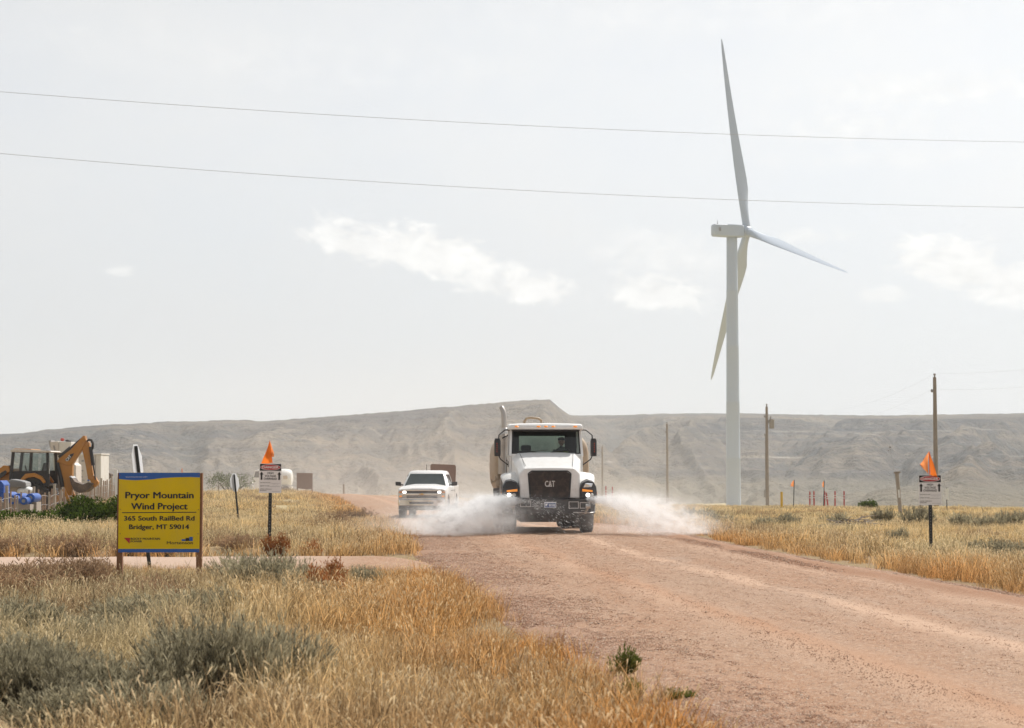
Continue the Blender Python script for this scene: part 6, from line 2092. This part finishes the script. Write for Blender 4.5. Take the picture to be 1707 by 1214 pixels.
# green weeds on the gravel shoulder
for px, D, s, sz, lb in ((1040, 15.7, 0.36, 0.34, 'small dark green weed growing on the gravel shoulder'), (1135, 14.0, 0.30, 0.14, 'flat green weed mat nearer on the gravel shoulder'),
                         (1060, 14.2, 0.30, 0.22, 'green weed tuft at the tip of the rusty grass')):
    p = at_px(px, 1100, D)
    o = thing('green_weed', lb, 'plant', (p.x, D, gz(p.x, D) - 0.01), U(0, 6), 'green weeds on the gravel shoulder')
    o.location.z = max(gz(p.x, D), float(base_z(p.x, D)) - 0.01)
    o.scale = (s, s, sz)
    me_ = sage_mesh('leaves', 'green_weed', 150, 0.5, 0.75, 0.07, 0.022, 14, 0.7)
    link(bpy.data.objects.new('leaves', me_), o)

# pile of dead branches across the road
bp_ = on_ground(1425, 56.0)
o = thing('branch_pile', 'low heap of bleached dead branches across the road', 'branches', bp_, 0)
for k in range(90):
    a, L_ = U(0, 6.28), U(0.3, 0.9)
    cx, cy = random.gauss(0, 0.55), random.gauss(0, 0.4)
    zc_ = 0.05 + 0.42 * math.exp(-(cx * cx + cy * cy) / 0.45) * random.random()
    d = Vector((math.cos(a), math.sin(a) * 0.6, U(-0.3, 0.35)))
    A, B_ = Vector((cx, cy, zc_)) - d * L_ / 2, Vector((cx, cy, zc_)) + d * L_ / 2
    A.z, B_.z = max(A.z, 0.0), max(B_.z, 0.0)
    m_ = (A + B_) / 2 + Vector((U(-.05, .05), U(-.05, .05), U(0, .06)))
    MB().tube([A, m_, B_], [0.018, 0.014, 0.006], 5).build('branch', 'grey_wood' if k % 3 else 'bark', o)


# ------------------------------------------------------------------ grass, thinner where shrubs stand
x, y = sample(8, 33.5, 58, None, 0.0)
lay('grass', near_t, x, y, 0.6, 1.4, 'dry golden and rust coloured roadside grass around the sagebrush')
tall_t = [src_obj('grass_stalk', grass_tuft('grass_stalk', 6, 0.52, 0.10, 0.0060, 0.9, U(0.3, 0.6), 1.0)) for _ in range(6)]
x, y = sample(9, 34, 2.6, None, 0.3)
lay('grass_stalks', tall_t, x, y, 0.7, 1.2, 'pale bent seed stalks standing above the near grass')
x, y = sample(33, 72, 15, None, 0.0)
lay('grass', mid_t, x, y, 0.8, 1.3, 'pale dry grass beyond the side road and across the gravel road')
x, y = sample(72, 165, 4.2, lambda a, b_: b_ < 165, 0.1)
lay('grass', far_t, x, y, 0.7, 1.25, 'far straw coloured prairie grass up to the crest')



# ------------------------------------------------------------------ loose stones on the gravel
def stone_mesh(k):
    bm = bmesh.new()
    bmesh.ops.create_icosphere(bm, subdivisions=1, radius=1.0)
    for v in bm.verts:
        v.co *= U(0.7, 1.15)
        v.co.z *= 0.65
    me = bpy.data.meshes.new('stone')
    bm.to_mesh(me)
    bm.free()
    me.materials.append(MATS['stone'])
    return me


m, t, b = newmat('stone')
ti = t.new('ShaderNodeAttribute')
ti.attribute_type = 'INSTANCER'
ti.attribute_name = 'tint'
t.l.new(ti.outputs['Color'], b.inputs['Base Color'])
b.inputs['Roughness'].default_value = 0.8
stones = [src_obj('stone', stone_mesh(k)) for k in range(5)]
n = 380000
y = 9.5 + 42 * rng.random(n) ** 1.7
side_pick = rng.random(n)
hwv = road_hw(y)
lat = np.where(side_pick < 0.36, -hwv - 0.15 + np.abs(rng.normal(0, 0.65, n)), np.where(side_pick < 0.46, hwv - np.abs(rng.normal(0, 0.55, n)), rng.uniform(-1, 1, n) * hwv))
x = road_x(y) + lat
ok = np.abs(x) < 0.285 * y + 2.5
x, y, lat = x[ok], y[ok], lat[ok]
# height from the road cross-section
a_ = np.abs(lat) / road_hw(y)
z = base_z(x, y) + 0.05 * (1 - a_ ** 2) + 0.015 + (fbm(x * 1.2, y * 0.35, 3, 41) - 0.5) * 0.05 + (fbm(x * 4, y * 2.2, 3, 43) - 0.5) * 0.03 - 0.16 * sstep(a_, 0.93, 1.14)
z = z + 0.035 * 0.4 * np.exp(-((lat + 1.35) / 0.26) ** 2) + 0.06 * np.exp(-((lat - 2.85) / 0.2) ** 2) * 0.6
z = np.maximum(z, ground_z(x, y))
n = len(x)
s = 0.0038 + 0.006 * rng.random(n) ** 2 + 0.009 * (rng.random(n) ** 16)
s = s * np.interp(y, [10, 40], [1.0, 1.6])
pal = np.array([(0.46, 0.31, 0.22), (0.50, 0.38, 0.29), (0.33, 0.18, 0.115), (0.41, 0.255, 0.17), (0.58, 0.50, 0.43), (0.20, 0.14, 0.11), (0.42, 0.23, 0.13)])
s = np.where(np.abs(lat) < 2.4, s * 0.66, s)
pal = pal * np.array([0.88, 0.80, 0.73])
tint = pal[rng.choice(7, n, p=[0.30, 0.14, 0.14, 0.22, 0.05, 0.04, 0.11])] * (0.85 + 0.3 * rng.random((n, 1)))
scatter('gravel', stones, np.stack([x, y, z - s * 0.15], 1), rng.uniform(0, 6.28, n), rng.normal(0, 0.3, n), np.stack([s, s, s], 1), rng.integers(0, 5, n), tint, 'loose pink and grey stones strewn on the road', 'gravel')


# ------------------------------------------------------------------ water spray: droplets and mist
def droplets(nozzle, phi0, phi1, n, name, label, reach=3.2, rise=0.1):
    """fan of drops thrown from a nozzle; angles from image left (0) round through the camera side (pi/2) to the right (pi)"""
    ph = phi0 + (phi1 - phi0) * rng.random(n)
    # jets within the fan: clumpy
    ph = ph + 0.05 * np.sin(ph * 23) + rng.normal(0, 0.02, n)
    f = rng.random(n) ** 1.25
    sp = reach * rng.uniform(0.75, 1.15, n) * (0.75 + 0.45 * vnoise(ph * 9, 0 * ph, 5))
    r = sp * f
    z0_ = nozzle[2]
    zz_ = z0_ + rise * f - (z0_ + rise) * f ** 2
    jit = (0.03 + 0.22 * f)[:, None] * rng.normal(0, 1, (n, 3)) * np.array([1, 1, 0.9])
    clump = vnoise(r * 7 + ph * 11, ph * 13, 7)
    keep = rng.random(n) < np.clip(2.6 * clump - 0.85, 0.03, 1)
    p = np.stack([nozzle[0] - r * np.cos(ph), nozzle[1] - r * np.sin(ph), zz_], 1) + jit
    vel = np.stack([-np.cos(ph), -np.sin(ph), rise / sp - 2 * (z0_ + rise) * f / sp], 1)
    vel /= np.linalg.norm(vel, axis=1)[:, None]
    p, vel = p[keep], vel[keep]
    k = p[:, 2] > 0.0
    p, vel = p[k], vel[k]
    n = len(p)
    ln = (0.012 + 0.045 * rng.random(n) ** 2)[:, None]
    rd = (0.0022 + 0.0045 * rng.random(n) ** 3)[:, None]
    s1 = np.cross(vel, rng.normal(0, 1, (n, 3)))
    s1 /= np.linalg.norm(s1, axis=1)[:, None]
    s2 = np.cross(vel, s1)
    V = np.empty((n, 5, 3))
    V[:, 0] = p + vel * ln
    V[:, 1] = p + s1 * rd
    V[:, 2] = p - 0.5 * s1 * rd + 0.87 * s2 * rd
    V[:, 3] = p - 0.5 * s1 * rd - 0.87 * s2 * rd
    V[:, 4] = p - vel * ln
    F = np.array([(0, 1, 2), (0, 2, 3), (0, 3, 1), (4, 2, 1), (4, 3, 2), (4, 1, 3)])
    FF = (F[None] + 5 * np.arange(n)[:, None, None]).reshape(-1, 3)
    me = npmesh(name, V.reshape(-1, 3), FF, 'water_drop')
    o = link(bpy.data.objects.new(name, me))
    o.location = TL
    o.rotation_euler = (0, 0, TRZ)
    return tag(o, label, 'water spray', 'water thrown by the truck', 'stuff')


m, t, b = newmat('water_drop')
b.inputs['Base Color'].default_value = (0.92, 0.93, 0.94, 1)
b.inputs['Roughness'].default_value = 0.25
b.inputs['Transmission Weight'].default_value = 0.0
b.inputs['Subsurface Weight'].default_value = 0.0
out = t.n['Material Output']
tl_ = t.new('ShaderNodeBsdfTranslucent')
tl_.inputs[0].default_value = (0.93, 0.94, 0.95, 1)
mx = t.new('ShaderNodeMixShader')
mx.inputs[0].default_value = 0.55
t.l.new(b.outputs[0], mx.inputs[1])
t.l.new(tl_.outputs[0], mx.inputs[2])
t.l.new(mx.outputs[0], out.inputs[0])
NZL, NZR = (-0.80, -0.20, 0.86), (1.00, -0.20, 0.88)
droplets(NZL, 0.0, 1.0, 60000, 'water_drops', 'bright water drops thrown from the bumper toward the pickup side', 2.6, 0.12)
droplets(NZL, 2.58, 2.76, 1300, 'water_drops', 'streak of water drops crossing in front of the bumper', 2.3, 0.05)
droplets(NZR, math.pi - 0.75, math.pi + 0.10, 14000, 'water_drops', 'water drops thrown to the verge side of the truck', 3.0, 0.10)


def volume_box(name, mn, mx_, loc, rz, density_fn, col, aniso, label, cat, group=None, step=None):
    m = bpy.data.materials.new(name)
    m.use_nodes = True
    MATS[name] = m
    t = NT(m.node_tree)
    t.n.clear()
    out = t.new('ShaderNodeOutputMaterial')
    pv_ = t.new('ShaderNodeVolumePrincipled')
    pv_.inputs['Color'].default_value = (*col, 1)
    pv_.inputs['Anisotropy'].default_value = aniso
    if callable(density_fn):
        tc = t.new('ShaderNodeTexCoord')
        t.l.new(density_fn(t, tc.outputs['Object']), pv_.inputs['Density'])
    else:
        pv_.inputs['Density'].default_value = density_fn
    t.l.new(pv_.outputs[0], out.inputs['Volume'])
    q = MB().box(mn[0], mx_[0], mn[1], mx_[1], mn[2], mx_[2])
    o = q.build(name, name, None)
    o.location = loc
    o.rotation_euler = (0, 0, rz)
    if not callable(density_fn):
        m.cycles.homogeneous_volume = True
    return tag(o, label, cat, group, 'stuff')


def fan_density(nz, ph_lo, ph_hi, reach, amp, mist):
    def fn(t, P):
        x, y, z = t.xyz(P)
        dx, dy = t.sub(nz[0], x), t.sub(nz[1], y)
        r = t.m('SQRT', t.add(t.mul(dx, dx), t.mul(dy, dy)))
        ph = t.m('ARCTAN2', dy, dx)
        if ph_hi > math.pi:      # fan on the other side: mirror
            ph = t.m('ARCTAN2', dy, t.mul(dx, -1.0))
            lo, hi = -0.10, math.pi - ph_lo
        else:
            lo, hi = ph_lo, ph_hi
        am = t.mul(t.step(ph, lo - 0.25, lo + 0.1), t.step(ph, hi + 0.45, hi - 0.2))
        f = t.div(r, reach)
        zc_ = t.sub(t.add(nz[2], t.mul(f, 0.10)), t.mul(t.mul(f, f), nz[2] + 0.02))
        sg = t.add(0.035, t.mul(r, 0.135))
        sheet = t.gauss(t.div(t.sub(z, zc_), sg))
        fall = t.mul(t.step(f, 1.35, 0.30), t.div(1.0, t.add(0.35, r)))
        n1 = t.noise(t.vec(t.mul(ph, 4.5), t.mul(r, 0.7), t.mul(z, 3.0)), 3.2, 5.0, 0.65, 0.3)
        n2 = t.noise(P, 4.5, 6.0, 0.72, 0.25)
        tex = t.mul(t.step(n1, 0.36, 0.66), t.add(0.10, t.mul(t.step(n2, 0.42, 0.62), 1.7)))
        if ph_hi <= math.pi:
            am = t.mul(am, t.add(0.02, t.mul(t.step(ph, 1.15, 0.6), 0.98)))
        d = t.mul(t.mul(t.mul(sheet, am), fall), t.mul(tex, amp))
        for (cx, cy, cz, rx, ry, rz_, a) in mist:
            g = t.mul(t.mul(t.gauss(t.div(t.sub(x, cx), rx)), t.gauss(t.div(t.sub(y, cy), ry))), t.gauss(t.div(t.sub(z, cz), rz_)))
            d = t.add(d, t.mul(t.mul(g, a), t.add(0.10, t.mul(t.step(n2, 0.40, 0.64), 1.7))))
        return d
    return fn


volume_box('water_spray', (-5.4, -3.6, 0.03), (1.9, 1.6, 1.75), TL, TRZ,
           fan_density(NZL, 0.0, 2.5, 2.8, 14.0, [(-1.65, -0.6, 0.36, 0.62, 0.8, 0.36, 2.0), (-3.2, -0.3, 0.12, 1.2, 1.0, 0.36, 0.45), (-2.4, 0.2, 0.5, 1.5, 0.8, 0.5, 0.30)]),
           (0.99, 0.99, 0.995), 0.35, 'dense white water mist billowing on the pickup side of the truck', 'water spray', 'water thrown by the truck')
volume_box('water_spray', (0.55, -3.2, 0.03), (5.6, 1.6, 1.8), TL, TRZ,
           fan_density(NZR, math.pi - 0.9, math.pi + 0.1, 3.1, 8.0, [(2.2, -0.4, 0.30, 0.9, 0.9, 0.40, 0.6), (3.1, -0.3, 0.05, 0.8, 0.9, 0.30, 0.6), (1.9, 0.2, 0.8, 0.8, 0.7, 0.40, 0.3)]),
           (0.99, 0.985, 0.985), 0.35, 'thin white water mist fanning over the verge side of the road', 'water spray', 'water thrown by the truck')


def dust_fn(t, P):
    x, y, z = t.xyz(P)
    n1 = t.noise(P, 0.11, 5.0, 0.6, 0.4)
    g = t.gauss(t.div(x, t.add(13.0, t.mul(y, 0.12))))
    g = t.mul(g, t.mul(t.step(y, -36.0, -15.0), t.step(y, 128.0, 60.0)))
    g = t.mul(g, t.m('EXPONENT', t.mul(t.mx(t.add(z, 1.5), 0.0), -0.26)))
    return t.mul(t.mul(g, t.step(n1, 0.25, 0.75)), 0.0125)


dc = volume_box('dust_cloud', (-48, -38, -1.2), (40, 130, 13), (-4.0, 108.0, 0.0), R(4), dust_fn, (0.93, 0.85, 0.80), 0.2, 'tan road dust hanging behind the truck and the pickup', 'dust')
volume_box('haze', (-3700, -450, -30), (3700, 4200, 150), (0, 0, 0), 0, 0.00019, (0.90, 0.945, 1.0), 0.15, 'thin pale haze over the whole plain', 'haze')
